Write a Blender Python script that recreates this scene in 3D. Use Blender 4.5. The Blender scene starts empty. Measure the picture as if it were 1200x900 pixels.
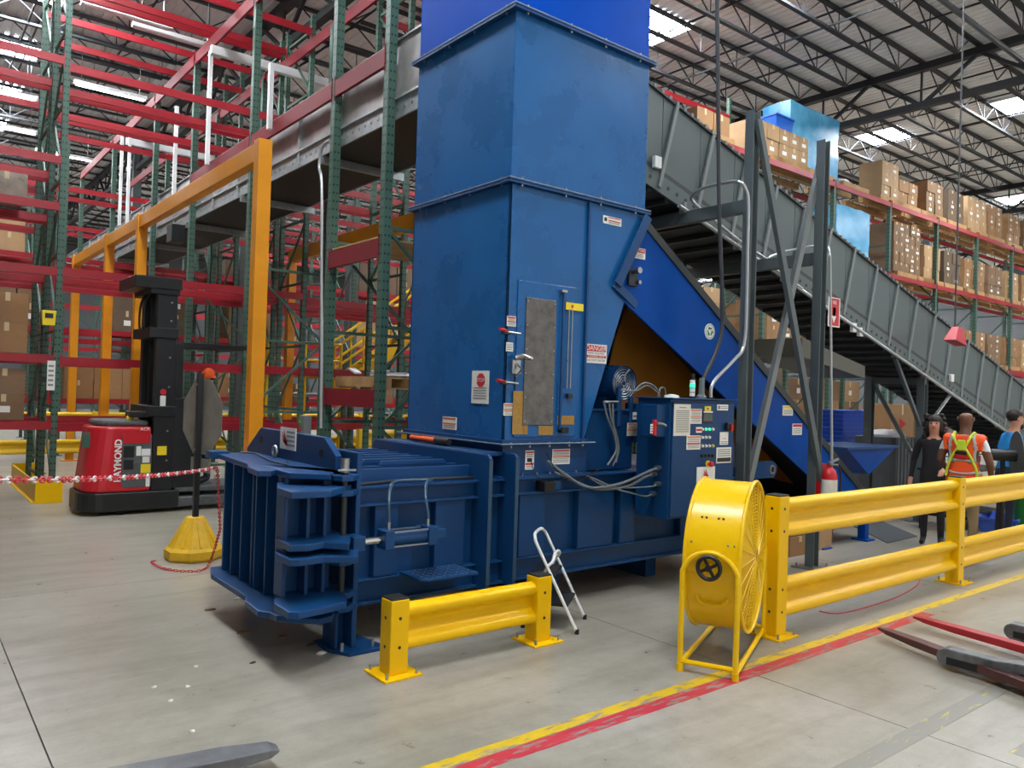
import bpy, bmesh, math, random
from mathutils import Vector, Matrix
random.seed(7)
PI = math.pi
SC = bpy.context.scene
COL = SC.collection
# ------------------------------------------------------------------ camera
YAW, PIT, ROL, FPX, CAMH = math.radians(51.4947), math.radians(.4871), math.radians(1.8393), 916.36, 1.8
FW = Vector((math.cos(YAW)*math.cos(PIT), math.sin(YAW)*math.cos(PIT), math.sin(PIT)))
_r = Vector((math.sin(YAW), -math.cos(YAW), 0)); _u = _r.cross(FW)
RT = _r*math.cos(ROL) + _u*math.sin(ROL)
UPV = -_r*math.sin(ROL) + _u*math.cos(ROL)
cd = bpy.data.cameras.new('camera'); cam = bpy.data.objects.new('camera', cd); COL.objects.link(cam)
cd.sensor_fit = 'HORIZONTAL'; cd.sensor_width = 36; cd.lens = FPX/1200*36
cd.clip_start = .05; cd.clip_end = 300
M3 = Matrix((RT, UPV, -FW)).transposed()
cam.matrix_world = Matrix.Translation((0, 0, CAMH)) @ M3.to_4x4()
SC.camera = cam
# ------------------------------------------------------------------ world, exposure
W = bpy.data.worlds.new('hall_ambient'); SC.world = W; W.use_nodes = True
W.node_tree.nodes['Background'].inputs[0].default_value = (1, .985, .95, 1)
W.node_tree.nodes['Background'].inputs[1].default_value = .62
SC.view_settings.view_transform = 'Standard'; SC.view_settings.look = 'None'
SC.view_settings.gamma = 1; SC.view_settings.use_curve_mapping = False
SC.view_settings.exposure = 0.55
SKYLIGHT_POWER = 60.0
SC.cycles.max_bounces = 6
SC.cycles.diffuse_bounces = 3
SC.cycles.glossy_bounces = 3
SC.cycles.transparent_max_bounces = 8
SC.cycles.use_denoising = True
SC.cycles.sample_clamp_indirect = 4
# ------------------------------------------------------------------ helpers
def _ray(x, y): return FW*FPX + RT*(x-600) - UPV*(y-450)
CO = Vector((0, 0, CAMH))
def PX(x, y, X): d = _ray(x, y); return CO + d*(X/d.x)
def PY(x, y, Y): d = _ray(x, y); return CO + d*(Y/d.y)
def PZ(x, y, Z=0.): d = _ray(x, y); return CO + d*((Z-CAMH)/d.z)

def lin(h):
    h = h.lstrip('#'); c = [int(h[i:i+2], 16)/255 for i in (0, 2, 4)]
    return tuple(v/12.92 if v <= .04045 else ((v+.055)/1.055)**2.4 for v in c) + (1,)
MATS = {}
def mat(name, hexc, rough=.5, metal=0., var=.0, scale=6., bump=0., bscale=40., emit=0., hex2=None, alpha=1., spec=.5, coat=0.):
    if name in MATS: return MATS[name]
    m = bpy.data.materials.new(name); m.use_nodes = True
    nt = m.node_tree; b = nt.nodes['Principled BSDF']; c = lin(hexc)
    b.inputs['Base Color'].default_value = c; b.inputs['Roughness'].default_value = rough
    b.inputs['Metallic'].default_value = metal; b.inputs['Specular IOR Level'].default_value = spec
    if coat: b.inputs['Coat Weight'].default_value = coat; b.inputs['Coat Roughness'].default_value = .15
    if emit:
        b.inputs['Emission Color'].default_value = c; b.inputs['Emission Strength'].default_value = emit
    if alpha < 1: b.inputs['Alpha'].default_value = alpha
    if var or bump:
        tc = nt.nodes.new('ShaderNodeTexCoord')
    if var:
        n = nt.nodes.new('ShaderNodeTexNoise'); n.inputs['Scale'].default_value = scale; n.inputs['Detail'].default_value = 5
        n.inputs['Roughness'].default_value = .62
        r = nt.nodes.new('ShaderNodeValToRGB'); r.color_ramp.elements[0].position = .32; r.color_ramp.elements[1].position = .68
        c2 = lin(hex2) if hex2 else c
        r.color_ramp.elements[0].color = tuple(v*(1-var) for v in c[:3])+(1,)
        r.color_ramp.elements[1].color = tuple(min(1, v*(1+var*.6)) for v in c2[:3])+(1,)
        nt.links.new(tc.outputs['Object'], n.inputs['Vector']); nt.links.new(n.outputs['Fac'], r.inputs['Fac'])
        nt.links.new(r.outputs['Color'], b.inputs['Base Color'])
        mr = nt.nodes.new('ShaderNodeMapRange'); mr.inputs[3].default_value = max(0, rough-.08); mr.inputs[4].default_value = min(1, rough+.1)
        nt.links.new(n.outputs['Fac'], mr.inputs[0]); nt.links.new(mr.outputs[0], b.inputs['Roughness'])
    if bump:
        n2 = nt.nodes.new('ShaderNodeTexNoise'); n2.inputs['Scale'].default_value = bscale; n2.inputs['Detail'].default_value = 4
        bp = nt.nodes.new('ShaderNodeBump'); bp.inputs['Strength'].default_value = bump; bp.inputs['Distance'].default_value = .01
        nt.links.new(tc.outputs['Object'], n2.inputs['Vector']); nt.links.new(n2.outputs['Fac'], bp.inputs['Height'])
        nt.links.new(bp.outputs['Normal'], b.inputs['Normal'])
    MATS[name] = m
    return m

ORG = {}
class MB:
    def __init__(s): s.v = []; s.f = []
    def add(s, vs, fs):
        o = len(s.v); s.v += [Vector(p) for p in vs]; s.f += [tuple(i+o for i in f) for f in fs]; return s
    def bx(s, x0, x1, y0, y1, z0, z1):
        return s.add([(x0,y0,z0),(x1,y0,z0),(x1,y1,z0),(x0,y1,z0),(x0,y0,z1),(x1,y0,z1),(x1,y1,z1),(x0,y1,z1)],
                     [(0,3,2,1),(4,5,6,7),(0,1,5,4),(1,2,6,5),(2,3,7,6),(3,0,4,7)])
    def ob(s, c, ax, ay, az):      # oriented box: centre and three half axis vectors
        c, ax, ay, az = Vector(c), Vector(ax), Vector(ay), Vector(az)
        p = [c+ax*i+ay*j+az*k for k in (-1,1) for i, j in ((-1,-1),(1,-1),(1,1),(-1,1))]
        if ax.cross(ay).dot(az) < 0: p = p[4:]+p[:4]
        return s.add(p, [(0,3,2,1),(4,5,6,7),(0,1,5,4),(1,2,6,5),(2,3,7,6),(3,0,4,7)])
    def bar(s, p0, p1, w, h, up=(0,0,1)):     # rectangular bar from p0 to p1
        p0, p1 = Vector(p0), Vector(p1); d = (p1-p0); L = d.length; d = d/L
        up = Vector(up)
        if abs(d.dot(up)) > .98: up = Vector((1,0,0))
        sd = d.cross(up).normalized(); u2 = sd.cross(d)
        return s.ob((p0+p1)/2, d*L/2, sd*w/2, u2*h/2)
    def prism(s, pts, axis, a, b):   # polygon pts in the two other axes, extruded from a to b on axis
        n = len(pts)
        def P(p, t):
            return {'x': (t, p[0], p[1]), 'y': (p[0], t, p[1]), 'z': (p[0], p[1], t)}[axis]
        ar = sum(pts[i][0]*pts[(i+1)%n][1]-pts[(i+1)%n][0]*pts[i][1] for i in range(n))
        if (ar < 0) != (axis == 'y'): pts = pts[::-1]
        if a > b: a, b = b, a
        vs = [P(p, a) for p in pts]+[P(p, b) for p in pts]
        fs = [tuple(range(n))[::-1], tuple(range(n, 2*n))]+[(i, (i+1)%n, (i+1)%n+n, i+n) for i in range(n)]
        return s.add(vs, fs)
    def tube(s, pts, r, n=8, caps=True, closed=False):
        pts = [Vector(p) for p in pts]; k = len(pts); rings = []
        rr = r if isinstance(r, (list, tuple)) else [r]*k
        pu = None
        for i in range(k):
            a = pts[i-1] if (i > 0 or closed) else pts[i]; b = pts[(i+1) % k] if (i < k-1 or closed) else pts[i]
            d = (b-a).normalized()
            if pu is None:
                pu = Vector((0,0,1)) if abs(d.z) < .9 else Vector((1,0,0))
            u = (pu-d*pu.dot(d))
            if u.length < 1e-4: u = d.orthogonal()
            u.normalize(); pu = u; w = d.cross(u)
            rings.append([pts[i]+(u*math.cos(t)+w*math.sin(t))*rr[i] for t in (2*PI*j/n for j in range(n))])
        o = []; 
        for q in rings: o += q
        fs = []
        for i in range(k if closed else k-1):
            for j in range(n):
                a = i*n+j; b = i*n+(j+1) % n; i2 = (i+1) % k
                fs.append((a, b, i2*n+(j+1) % n, i2*n+j))
        if caps and not closed: fs += [tuple(range(n))[::-1], tuple(range((k-1)*n, k*n))]
        return s.add(o, fs)
    def cyl(s, p0, p1, r, n=16, r2=None): return s.tube([p0, p1], [r, r if r2 is None else r2], n)
    def lathe(s, prof, c, ax=(0,0,1), n=24, cap=True):  # prof: (radius, offset on the axis)
        ax = Vector(ax).normalized(); u = ax.orthogonal().normalized(); w = ax.cross(u); c = Vector(c)
        vs = []; k = len(prof)
        for r, h in prof: vs += [c+ax*h+(u*math.cos(2*PI*j/n)+w*math.sin(2*PI*j/n))*r for j in range(n)]
        fs = [(i*n+j, i*n+(j+1) % n, (i+1)*n+(j+1) % n, (i+1)*n+j) for i in range(k-1) for j in range(n)]
        if cap: fs += [tuple(range(n))[::-1], tuple(range((k-1)*n, k*n))]
        return s.add(vs, fs)
    def ball(s, c, r, n=10, m=7, sc=(1,1,1)):
        c = Vector(c); vs = []; 
        for i in range(1, m):
            t = PI*i/m
            for j in range(n):
                p = 2*PI*j/n; vs.append(c+Vector((r*sc[0]*math.sin(t)*math.cos(p), r*sc[1]*math.sin(t)*math.sin(p), r*sc[2]*math.cos(t))))
        vs += [c+Vector((0,0,r*sc[2])), c-Vector((0,0,r*sc[2]))]
        T = (m-1)*n; fs = [(i*n+j, (i+1)*n+j, (i+1)*n+(j+1) % n, i*n+(j+1) % n) for i in range(m-2) for j in range(n)]
        fs += [(T, j, (j+1) % n) for j in range(n)]+[(T+1, (m-2)*n+(j+1) % n, (m-2)*n+j) for j in range(n)]
        return s.add(vs, fs)
    def mesh(s, name, off=Vector((0,0,0))):
        me = bpy.data.meshes.new(name); me.from_pydata([tuple(p-off) for p in s.v], [], s.f); me.update(); return me
    def build(s, name, m, parent=None, smooth=False, bevel=0., label=None):
        org = ORG.get(parent.name, Vector((0,0,0))) if parent else Vector((0,0,0))
        me = s.mesh(name, org); o = bpy.data.objects.new(name, me); COL.objects.link(o)
        me.materials.append(MATS[m] if isinstance(m, str) else m)
        if parent: o.parent = parent; ORG[o.name] = org
        if smooth:
            for p in me.polygons: p.use_smooth = True
            if smooth != 'all': me.set_sharp_from_angle(angle=math.radians(40))
        if bevel:
            bv = o.modifiers.new('bevel', 'BEVEL'); bv.width = bevel; bv.segments = 2; bv.limit_method = 'ANGLE'; bv.angle_limit = math.radians(50)
        if label: o['label'] = label
        return o
def tag(o, label, cat, group=None, kind=None):
    o['label'] = label; o['category'] = cat
    if group: o['group'] = group
    if kind: o['kind'] = kind
    return o
def thing(name, label, cat, loc=(0,0,0), group=None, rz=0.):
    o = bpy.data.objects.new(name, None); COL.objects.link(o); o.empty_display_size = .1
    o.location = loc; o.rotation_euler = (0,0,rz); ORG[o.name] = Vector(loc) if rz == 0 else Vector((0,0,0))
    if label: tag(o, label, cat, group)
    return o
def local(name, label=None, cat=None, group=None):   # a thing built in its own coordinates and placed afterwards
    o = thing(name, label, cat, (0,0,0), group); return o
def place(o, loc, rz=0.): o.location = loc; o.rotation_euler = (0,0,rz); return o
def copy_tree(o, parent=None):
    c = o.copy(); COL.objects.link(c)
    if parent: c.parent = parent
    for ch in list(o.children): copy_tree(ch, c)
    return c
def structure(o): o['kind'] = 'structure'; return o
def inst(name, me, parent, loc, rot=None, m=None):   # a part that shares mesh data
    o = bpy.data.objects.new(name, me); COL.objects.link(o); o.parent = parent; o.location = loc
    if rot: o.rotation_euler = rot
    return o
def arc(c, r, a0, a1, n, ax='xz'):
    c = Vector(c); out = []
    for i in range(n+1):
        t = a0+(a1-a0)*i/n; q = Vector((0,0,0)); q['xyz'.index(ax[0])] = r*math.cos(t); q['xyz'.index(ax[1])] = r*math.sin(t); out.append(c+q)
    return out
def smooth_path(pts, k=6):
    pts = [Vector(p) for p in pts]; P = [pts[0]]+pts+[pts[-1]]; out = []
    for i in range(1, len(P)-2):
        a, b, c, d = P[i-1:i+3]
        for j in range(k):
            t = j/k; out.append(.5*((2*b)+(c-a)*t+(2*a-5*b+4*c-d)*t*t+(3*b-a-3*c+d)*t**3))
    out.append(pts[-1]); return out
UX, UZ = Vector((1,0,0)), Vector((0,0,1))
UYN = Vector((0,-1,0))
def text(s, c, u, v, size, m, parent, name='lettering', xs=1., off=.004, bold=0.):
    cu = bpy.data.curves.new('t', 'FONT'); cu.body = s; cu.size = 1; cu.align_x = 'CENTER'; cu.align_y = 'CENTER'; cu.resolution_u = 3; cu.offset = bold
    o = bpy.data.objects.new('t', cu); COL.objects.link(o)
    bpy.context.view_layer.update()
    me = bpy.data.meshes.new_from_object(o.evaluated_get(bpy.context.evaluated_depsgraph_get()))
    bpy.data.objects.remove(o); bpy.data.curves.remove(cu)
    org = ORG.get(parent.name, Vector((0,0,0))) if parent else Vector((0,0,0))
    u, v = Vector(u), Vector(v); n = u.cross(v); c = Vector(c)
    for q in me.vertices: q.co = c+u*q.co.x*size*xs+v*q.co.y*size+n*off-org
    me.materials.clear(); me.materials.append(MATS[m])
    o = bpy.data.objects.new(name, me); COL.objects.link(o); o.parent = parent; ORG[o.name] = org
    return o
def sticker(parent, c, u, w, h, base='white', bands=(), texts=(), v=UZ, name='sticker', label=None, lines=None):
    c, u, v = Vector(c), Vector(u), Vector(v); n = u.cross(v)
    st = MB().ob(c+n*.003, u*w/2, v*h/2, n*.003).build(name, base, parent, label=label)
    by = {}
    for b in bands:
        u0, u1, v0, v1, m = b if len(b) == 5 else (.04, .96, b[0], b[1], b[2])
        MB().ob(c+u*((u0+u1)/2-.5)*w+v*((v0+v1)/2-.5)*h+n*.0065, u*(u1-u0)*w/2, v*(v1-v0)*h/2, n*.0012).build('print', m, st)
    if lines:
        for (u0, u1, v0, v1, k) in lines:
            for i in range(k):
                vv = v0+(v1-v0)*(i+.5)/k
                by.setdefault('ink_grey', MB()).ob(c+u*((u0+u1)/2-.5)*w+v*(vv-.5)*h+n*.0065, u*(u1-u0)*w/2, v*(v1-v0)*h/k*.22, n*.001)
    for m, mb in by.items(): mb.build('print', m, st)['kind'] = 'stuff'
    for t in texts:
        s, tu, tv, size, m = t[:5]
        text(s, c+u*(tu-.5)*w+v*(tv-.5)*h+n*.006, u, v, size, m, st, xs=t[5] if len(t) > 5 else 1.)
    return st
# ------------------------------------------------------------------ materials
mat('baler_blue', '#0f4071', .40, 0, .14, 3.0, .04, 60, spec=.35)
mat('hopper_blue', '#145792', .27, 0, .10, 1.6, .015, 30, hex2='#165c99', spec=.35)
mat('extension_blue', '#0448b0', .34, 0, .08, 2.5, spec=.04)
mat('infeed_blue', '#04469a', .32, 0, .14, 2.2, spec=.1)
mat('cabinet_blue', '#0e3c6a', .38, 0, .06, 3, spec=.3)
mat('rust_brown', '#b4741a', .5, 0, .3, 1.6, hex2='#a86a1a')
mat('edge_grime', '#6f7f8c', .6, 0, .3, 30)
mat('steel', '#a9acae', .3, .9, .15, 12)
mat('dark_steel', '#3c3f42', .45, .6, .2, 10)
mat('fork_steel', '#55575b', .42, .4, .25, 7, hex2='#74767a')
mat('fork_worn', '#606266', .42, .35, .2, 4, hex2='#7a7c80')
mat('chrome', '#cfd2d4', .15, 1)
mat('black_rubber', '#17181a', .6)
mat('black_paint', '#1a1b1d', .4, 0, .15, 4)
mat('black_plastic', '#131416', .45)
mat('rail_yellow', '#efbd05', .32, spec=.25)
mat('fan_yellow', '#f2c404', .28, spec=.4)
mat('far_yellow', '#e8bd14', .5)
mat('base_yellow', '#e0b020', .55, 0, .15, 8)
mat('portal_orange', '#e8960c', .38, 0, .08, 4)
mat('rack_red', '#9c1826', .36, 0, .10, 5)
mat('rack_green', '#3c5a4c', .5, 0, .15, 6)
mat('rack_red_dark', '#7a1e28', .5, 0, .15, 5, spec=.2)
mat('conv_grey', '#4f5b5b', .42, 0, .08, 2.5)
mat('conv_dark', '#2e3234', .5, 0, .15, 4)
mat('conv_strap', '#73797a', .45)
mat('galv', '#aab0b2', .38, .55, .22, 14)
mat('galv_panel', '#a29a98', .32, .35, .3, 1.7, hex2='#b9b6b6')
mat('col_grey', '#515a5c', .42, 0, .08, 5)
mat('joist', '#22252b', .6, 0, .1, 3)
mat('white', '#e9e9e4', .5)
mat('paper', '#dedbd0', .7, 0, .06, 20)
mat('white_paint', '#e4e6e6', .4)
mat('ink_red', '#c3202c', .5)
mat('ink_grey', '#8b8b88', .6)
mat('ink_black', '#1c1c1e', .5)
mat('ink_orange', '#cf6a2c', .5)
mat('ink_green', '#17794a', .5)
mat('sticker_yellow', '#efd21c', .45)
mat('tan_patch', '#a8803c', .7, 0, .2, 40)
mat('window_pane', '#474440', .35, 0, .35, 9, hex2='#5c5854', coat=.5)
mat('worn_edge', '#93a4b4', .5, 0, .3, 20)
mat('guard_olive', '#55544a', .5)
mat('glove_orange', '#ef5a1c', .6)
mat('truck_red', '#c8202c', .32, 0, .08, 3)
mat('truck_grey', '#55585a', .5, 0, .25, 14)
mat('sign_back', '#8c867e', .42, .0, .25, 4)
mat('chain_red', '#c43440', .4)
mat('chain_highlight', '#d8cfcc', .45)  # pale tone for highlights on the red chain
mat('carton', '#96714c', .75, 0, .14, 3)
mat('carton_b', '#7e6248', .75, 0, .14, 3)
mat('carton_c', '#ad8c66', .75, 0, .12, 3)
mat('carton_d', '#62503f', .78, 0, .14, 3)
mat('tape', '#c8b088', .3)
mat('wood', '#b08a5a', .75, 0, .25, 6)
mat('wrap_blue', '#3d9ad2', .22, 0, .18, 2.2, .3, 6, hex2='#62b4de')
mat('wrap_grey', '#7c6c5a', .28, 0, .2, 5, .2, 14, hex2='#94887a')
mat('bag_white', '#c9ccd0', .4, 0, .2, 6, .4, 8)
mat('tote_blue', '#1b5fc4', .4)
mat('crate_blue', '#2f5fd0', .42)
mat('bin_blue', '#3a62c8', .45)
mat('bucket_green', '#3fa02c', .45)
mat('led_green', '#3dffb0', .3, emit=.7)
mat('red_plastic', '#c41c24', .35)
mat('mat_grey', '#4c5054', .85)
mat('skin_brown', '#6e4a38', .55)
mat('skin_light', '#c58e74', .55)
mat('vest_orange', '#ff5a1e', .6)
mat('vest_lime', '#c8e23a', .6)
mat('vest_silver', '#b8bcbc', .35)
mat('shirt_white', '#dfe2e6', .7)
mat('shirt_blue', '#1583cc', .65)
mat('cloth_black', '#1c1d22', .8)
mat('cloth_khaki', '#8a7656', .8)
mat('cloth_navy', '#23293a', .8)
mat('hair_dark', '#231915', .7)
mat('beanie_orange', '#f4601e', .8, 0, .2, 60, .5, 200)
mat('hose_grey', '#6f7678', .4)
mat('hose_blue', '#2f4c66', .35)
mat('pan_black', '#141618', .6)
mat('conduit', '#b4b8ba', .35, .6)
mat('foam', '#eceae4', .8)
mat('gaylord_grey', '#565a5e', .7, 0, .15, 6)

def perf_mat(name, hexc, hx):      # perforated rack column: staggered hole punching as fine relief colour
    m = mat(name, hexc, .5); nt = m.node_tree; b = nt.nodes['Principled BSDF']
    tc = nt.nodes.new('ShaderNodeTexCoord'); sp = nt.nodes.new('ShaderNodeSeparateXYZ'); nt.links.new(tc.outputs['Object'], sp.inputs[0])
    def mth(op, a, bb=None):
        n = nt.nodes.new('ShaderNodeMath'); n.operation = op
        for i, q in enumerate((a, bb)):
            if q is None: continue
            if isinstance(q, (int, float)): n.inputs[i].default_value = q
            else: nt.links.new(q, n.inputs[i])
        return n.outputs[0]
    z = mth('SUBTRACT', mth('FRACT', mth('DIVIDE', sp.outputs[2], .1)), .5); z = mth('MULTIPLY', z, .1)
    def near(o): return mth('SUBTRACT', mth('ABSOLUTE', o), .022)
    dx = mth('POWER', near(sp.outputs[0]), 2); dy = mth('POWER', near(sp.outputs[1]), 2); dz = mth('POWER', z, 2)
    hole = mth('MULTIPLY', mth('LESS_THAN', mth('ADD', mth('MINIMUM', dx, dy), dz), hx*hx), 1.)
    mx = nt.nodes.new('ShaderNodeMix'); mx.data_type = 'RGBA'; nt.links.new(hole, mx.inputs[0])
    mx.inputs[6].default_value = lin(hexc); mx.inputs[7].default_value = lin('#15201b')
    nt.links.new(mx.outputs[2], b.inputs['Base Color'])
perf_mat('rack_green_perf', '#3e5d50', .013)
# ------------------------------------------------------------------ floor
def concrete(name, c1, c2, c3):
    m = bpy.data.materials.new(name); m.use_nodes = True; MATS[name] = m
    nt = m.node_tree; b = nt.nodes['Principled BSDF']; g = nt.nodes.new('ShaderNodeNewGeometry')
    def noise(s, d, rgh=.6):
        n = nt.nodes.new('ShaderNodeTexNoise'); n.inputs['Scale'].default_value = s; n.inputs['Detail'].default_value = d; n.inputs['Roughness'].default_value = rgh
        nt.links.new(g.outputs['Position'], n.inputs['Vector']); return n
    n1 = noise(.55, 6); n2 = noise(7, 7, .7); n3 = noise(90, 3)
    r = nt.nodes.new('ShaderNodeValToRGB'); e = r.color_ramp.elements
    e[0].position = .3; e[0].color = lin(c1); e[1].position = .7; e[1].color = lin(c3)
    x = e.new(.5); x.color = lin(c2); nt.links.new(n1.outputs['Fac'], r.inputs['Fac'])
    def mix(a, bcol, f, blend):
        q = nt.nodes.new('ShaderNodeMix'); q.data_type = 'RGBA'; q.blend_type = blend; q.inputs[0].default_value = f
        nt.links.new(a, q.inputs[6]); nt.links.new(bcol, q.inputs[7]); return q.outputs[2]
    r2 = nt.nodes.new('ShaderNodeValToRGB'); r2.color_ramp.elements[0].position = .25; r2.color_ramp.elements[0].color = (.62,.6,.58,1)
    r2.color_ramp.elements[1].position = .6; r2.color_ramp.elements[1].color = (1,1,1,1); nt.links.new(n2.outputs['Fac'], r2.inputs['Fac'])
    c = mix(r.outputs['Color'], r2.outputs['Color'], .6, 'MULTIPLY')
    mp = nt.nodes.new('ShaderNodeMapping'); mp.inputs['Scale'].default_value = (.35, 2.6, 1); mp.inputs['Rotation'].default_value = (0, 0, .25)
    n4 = nt.nodes.new('ShaderNodeTexNoise'); n4.inputs['Scale'].default_value = 1.6; n4.inputs['Detail'].default_value = 7; n4.inputs['Roughness'].default_value = .65; n4.inputs['Distortion'].default_value = .6
    nt.links.new(g.outputs['Position'], mp.inputs[0]); nt.links.new(mp.outputs[0], n4.inputs['Vector'])
    r4 = nt.nodes.new('ShaderNodeValToRGB'); r4.color_ramp.elements[0].position = .34; r4.color_ramp.elements[0].color = (.66,.64,.6,1); r4.color_ramp.elements[1].position = .56; r4.color_ramp.elements[1].color = (1,1,1,1)
    nt.links.new(n4.outputs['Fac'], r4.inputs['Fac']); c = mix(c, r4.outputs['Color'], .55, 'MULTIPLY')
    r3 = nt.nodes.new('ShaderNodeValToRGB'); r3.color_ramp.elements[0].position = .3; r3.color_ramp.elements[0].color = (.8,.8,.8,1)
    r3.color_ramp.elements[1].position = .7; r3.color_ramp.elements[1].color = (1,1,1,1); nt.links.new(n3.outputs['Fac'], r3.inputs['Fac'])
    c = mix(c, r3.outputs['Color'], .5, 'MULTIPLY'); nt.links.new(c, b.inputs['Base Color'])
    mr = nt.nodes.new('ShaderNodeMapRange'); mr.inputs[3].default_value = .20; mr.inputs[4].default_value = .42
    nt.links.new(n2.outputs['Fac'], mr.inputs[0]); nt.links.new(mr.outputs[0], b.inputs['Roughness'])
    bp = nt.nodes.new('ShaderNodeBump'); bp.inputs['Strength'].default_value = .06; bp.inputs['Distance'].default_value = .01
    nt.links.new(n2.outputs['Fac'], bp.inputs['Height']); nt.links.new(bp.outputs['Normal'], b.inputs['Normal'])
concrete('concrete', '#949082', '#a49f92', '#b0aaa0')
mat('joint_dark', '#4b4944', .8)
fl = structure(MB().bx(-8, 48, -6, 50, -.2, -.012).build('floor', 'joint_dark'))
SX, SY = 3.83, 7.66
sl = MB().bx(.004, SX-.004, .004, SY-.004, -.012, 0).mesh('slab'); sl.materials.append(MATS['concrete'])
for i in range(-2, 12):
    for j in range(-1, 7):
        inst('slab', sl, fl, (.64+i*SX, -.2+j*SY, 0))
# painted floor lines: irregular worn strips a fraction of a millimetre thick
def worn_paint(name, hexc, thr, worn='#8d897f'):
    m = mat(name, hexc, .4); nt = m.node_tree; b = nt.nodes['Principled BSDF']
    g = nt.nodes.new('ShaderNodeNewGeometry'); mp = nt.nodes.new('ShaderNodeMapping'); mp.inputs['Scale'].default_value = (2.2, 9, 1)
    n = nt.nodes.new('ShaderNodeTexNoise'); n.inputs['Scale'].default_value = 2.4; n.inputs['Detail'].default_value = 8; n.inputs['Roughness'].default_value = .7
    nt.links.new(g.outputs['Position'], mp.inputs[0]); nt.links.new(mp.outputs[0], n.inputs['Vector'])
    r = nt.nodes.new('ShaderNodeValToRGB'); e = r.color_ramp.elements; e[0].position = thr; e[0].color = lin(worn); e[1].position = thr+.07; e[1].color = lin(hexc)
    nt.links.new(n.outputs['Fac'], r.inputs['Fac']); nt.links.new(r.outputs['Color'], b.inputs['Base Color'])
worn_paint('line_yellow', '#cfae20', .40); worn_paint('line_red', '#bb3340', .41); worn_paint('line_worn', '#cdb63c', .58, '#86837a')
tag(MB().bx(1.2, 30, 3.065, 3.15, 0, .0012).build('floor_line', 'line_yellow'), 'long yellow painted line on the concrete in front of the guardrail', 'floor line')
tag(MB().bx(1.2, 7.05, 2.955, 3.06, 0, .0012).build('floor_line', 'line_red'), 'red painted line running beside the yellow floor line', 'floor line')
tag(MB().bx(3.2, 5.75, 1.89, 2.0, 0, .0012).build('floor_line', 'line_worn'), 'worn patchy yellow line crossing the floor at lower right', 'floor line')
tag(MB().bx(4.62, 5.2, 1.44, 1.55, 0, .0012).build('floor_line', 'line_worn'), 'short worn yellow dash at the bottom right corner', 'floor line')
# ------------------------------------------------------------------ walls and roof
mat('wall_paint', '#55575a', .8, 0, .05, 1)
structure(MB().bx(-8, 48, 49.6, 49.9, 0, 9.6).build('wall_back', 'wall_paint'))
structure(MB().bx(-8.3, -8, -6, 49.6, 0, 9.6).build('wall_left_blocker', 'wall_paint'))  # unseen wall, added to cut the ambient light from the left
structure(MB().bx(47.6, 47.9, -6, 49.6, 0, 9.6).build('wall_right', 'wall_paint'))
mat('deck', '#f0f1f2', .55, .1, .06, 2)
DZ = 9.55
mb = MB(); n = 0                                  # corrugated deck, ribs run along Y... profile along X
prof = []
x = -8.0
while x < 48:
    prof += [(x, 0), (x+.085, 0), (x+.10, .022), (x+.165, .022)]; x += .18
vs = []; 
for (px_, pz_) in prof: vs += [(px_, -6, DZ+pz_), (px_, 49.6, DZ+pz_)]
fs = [(2*i, 2*i+1, 2*i+3, 2*i+2) for i in range(len(prof)-1)]
mb.add(vs, fs)
ce = structure(mb.build('ceiling', 'deck'))
mat('roof_top', '#55585c', .8)
MB().bx(-8, 48, -6, 49.9, DZ+.08, DZ+.2).build('roof_board', 'roof_top', ce)
SPAN = 12.0; JD = .56
j = MB(); zt = -.03; zb = -JD
j.bx(0, SPAN, -.05, .05, zt-.05, zt); j.bx(1.1, SPAN-1.1, -.045, .045, zb, zb+.05)
k = 0; x = .35
pts = []
while x < SPAN-.3: pts.append(x); x += .62
for a in range(len(pts)-1):
    up = a % 2 == 0
    z0, z1 = (zt-.03, zb+.03) if up else (zb+.03, zt-.03)
    j.bar((pts[a], 0, z0), (pts[a+1], 0, z1), .022, .022)
    if up and 1 < a < len(pts)-2: j.bar((pts[a+1], 0, zb), (pts[a+1], 0, zt), .016, .016)
jm = j.mesh('joist'); jm.materials.append(MATS['joist'])
for gx in (-6, 6, 18, 30):
    for q in range(41):
        y = 1.0+q*1.19
        if gx == -6 and y < 12: continue
        inst('joist', jm, ce, (gx, y, DZ))
gm = MB(); GL = 52
gm.bx(-.09, .09, 0, GL, -.26, -.10); gm.bx(-.08, .08, 0, GL, -1.10, -.96)
y = 0.0; i = 0
while y < GL-1.2:
    a, b_ = (-.2, -1.03) if i % 2 == 0 else (-1.03, -.2)
    gm.bar((0, y, a), (0, y+1.19, b_), .07, .07)
    if i % 2 == 0: gm.bar((0, y+1.19, -1.0), (0, y+1.19, -.2), .04, .04)
    y += 1.19; i += 1
gme = gm.mesh('girder'); gme.materials.append(MATS['joist'])
for gx in (6, 18, 30, 42): inst('girder', gme, ce, (gx, -2.57, DZ))
bm_ = MB().bx(-.016, .016, 0, 50, -.016, .016).mesh('bridging'); bm_.materials.append(MATS['joist'])
for gx in (-6, 6, 18, 30):
    for f in (1.5, 3.2, 4.9, 6.6, 8.3, 10.0): inst('bridging', bm_, ce, (gx+f, .5, DZ-.09))
    for f in (3.6, 8.0): inst('bridging', bm_, ce, (gx+f, .5, DZ-JD+.06))
# main roof pipe below the joists
mat('pipe_dark', '#34373c', .5)
MB().tube([(6, 6.1, 8.86), (47, 6.1, 8.86)], .05, 8).build('sprinkler_pipe', 'pipe_dark', ce, smooth=True)
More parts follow.
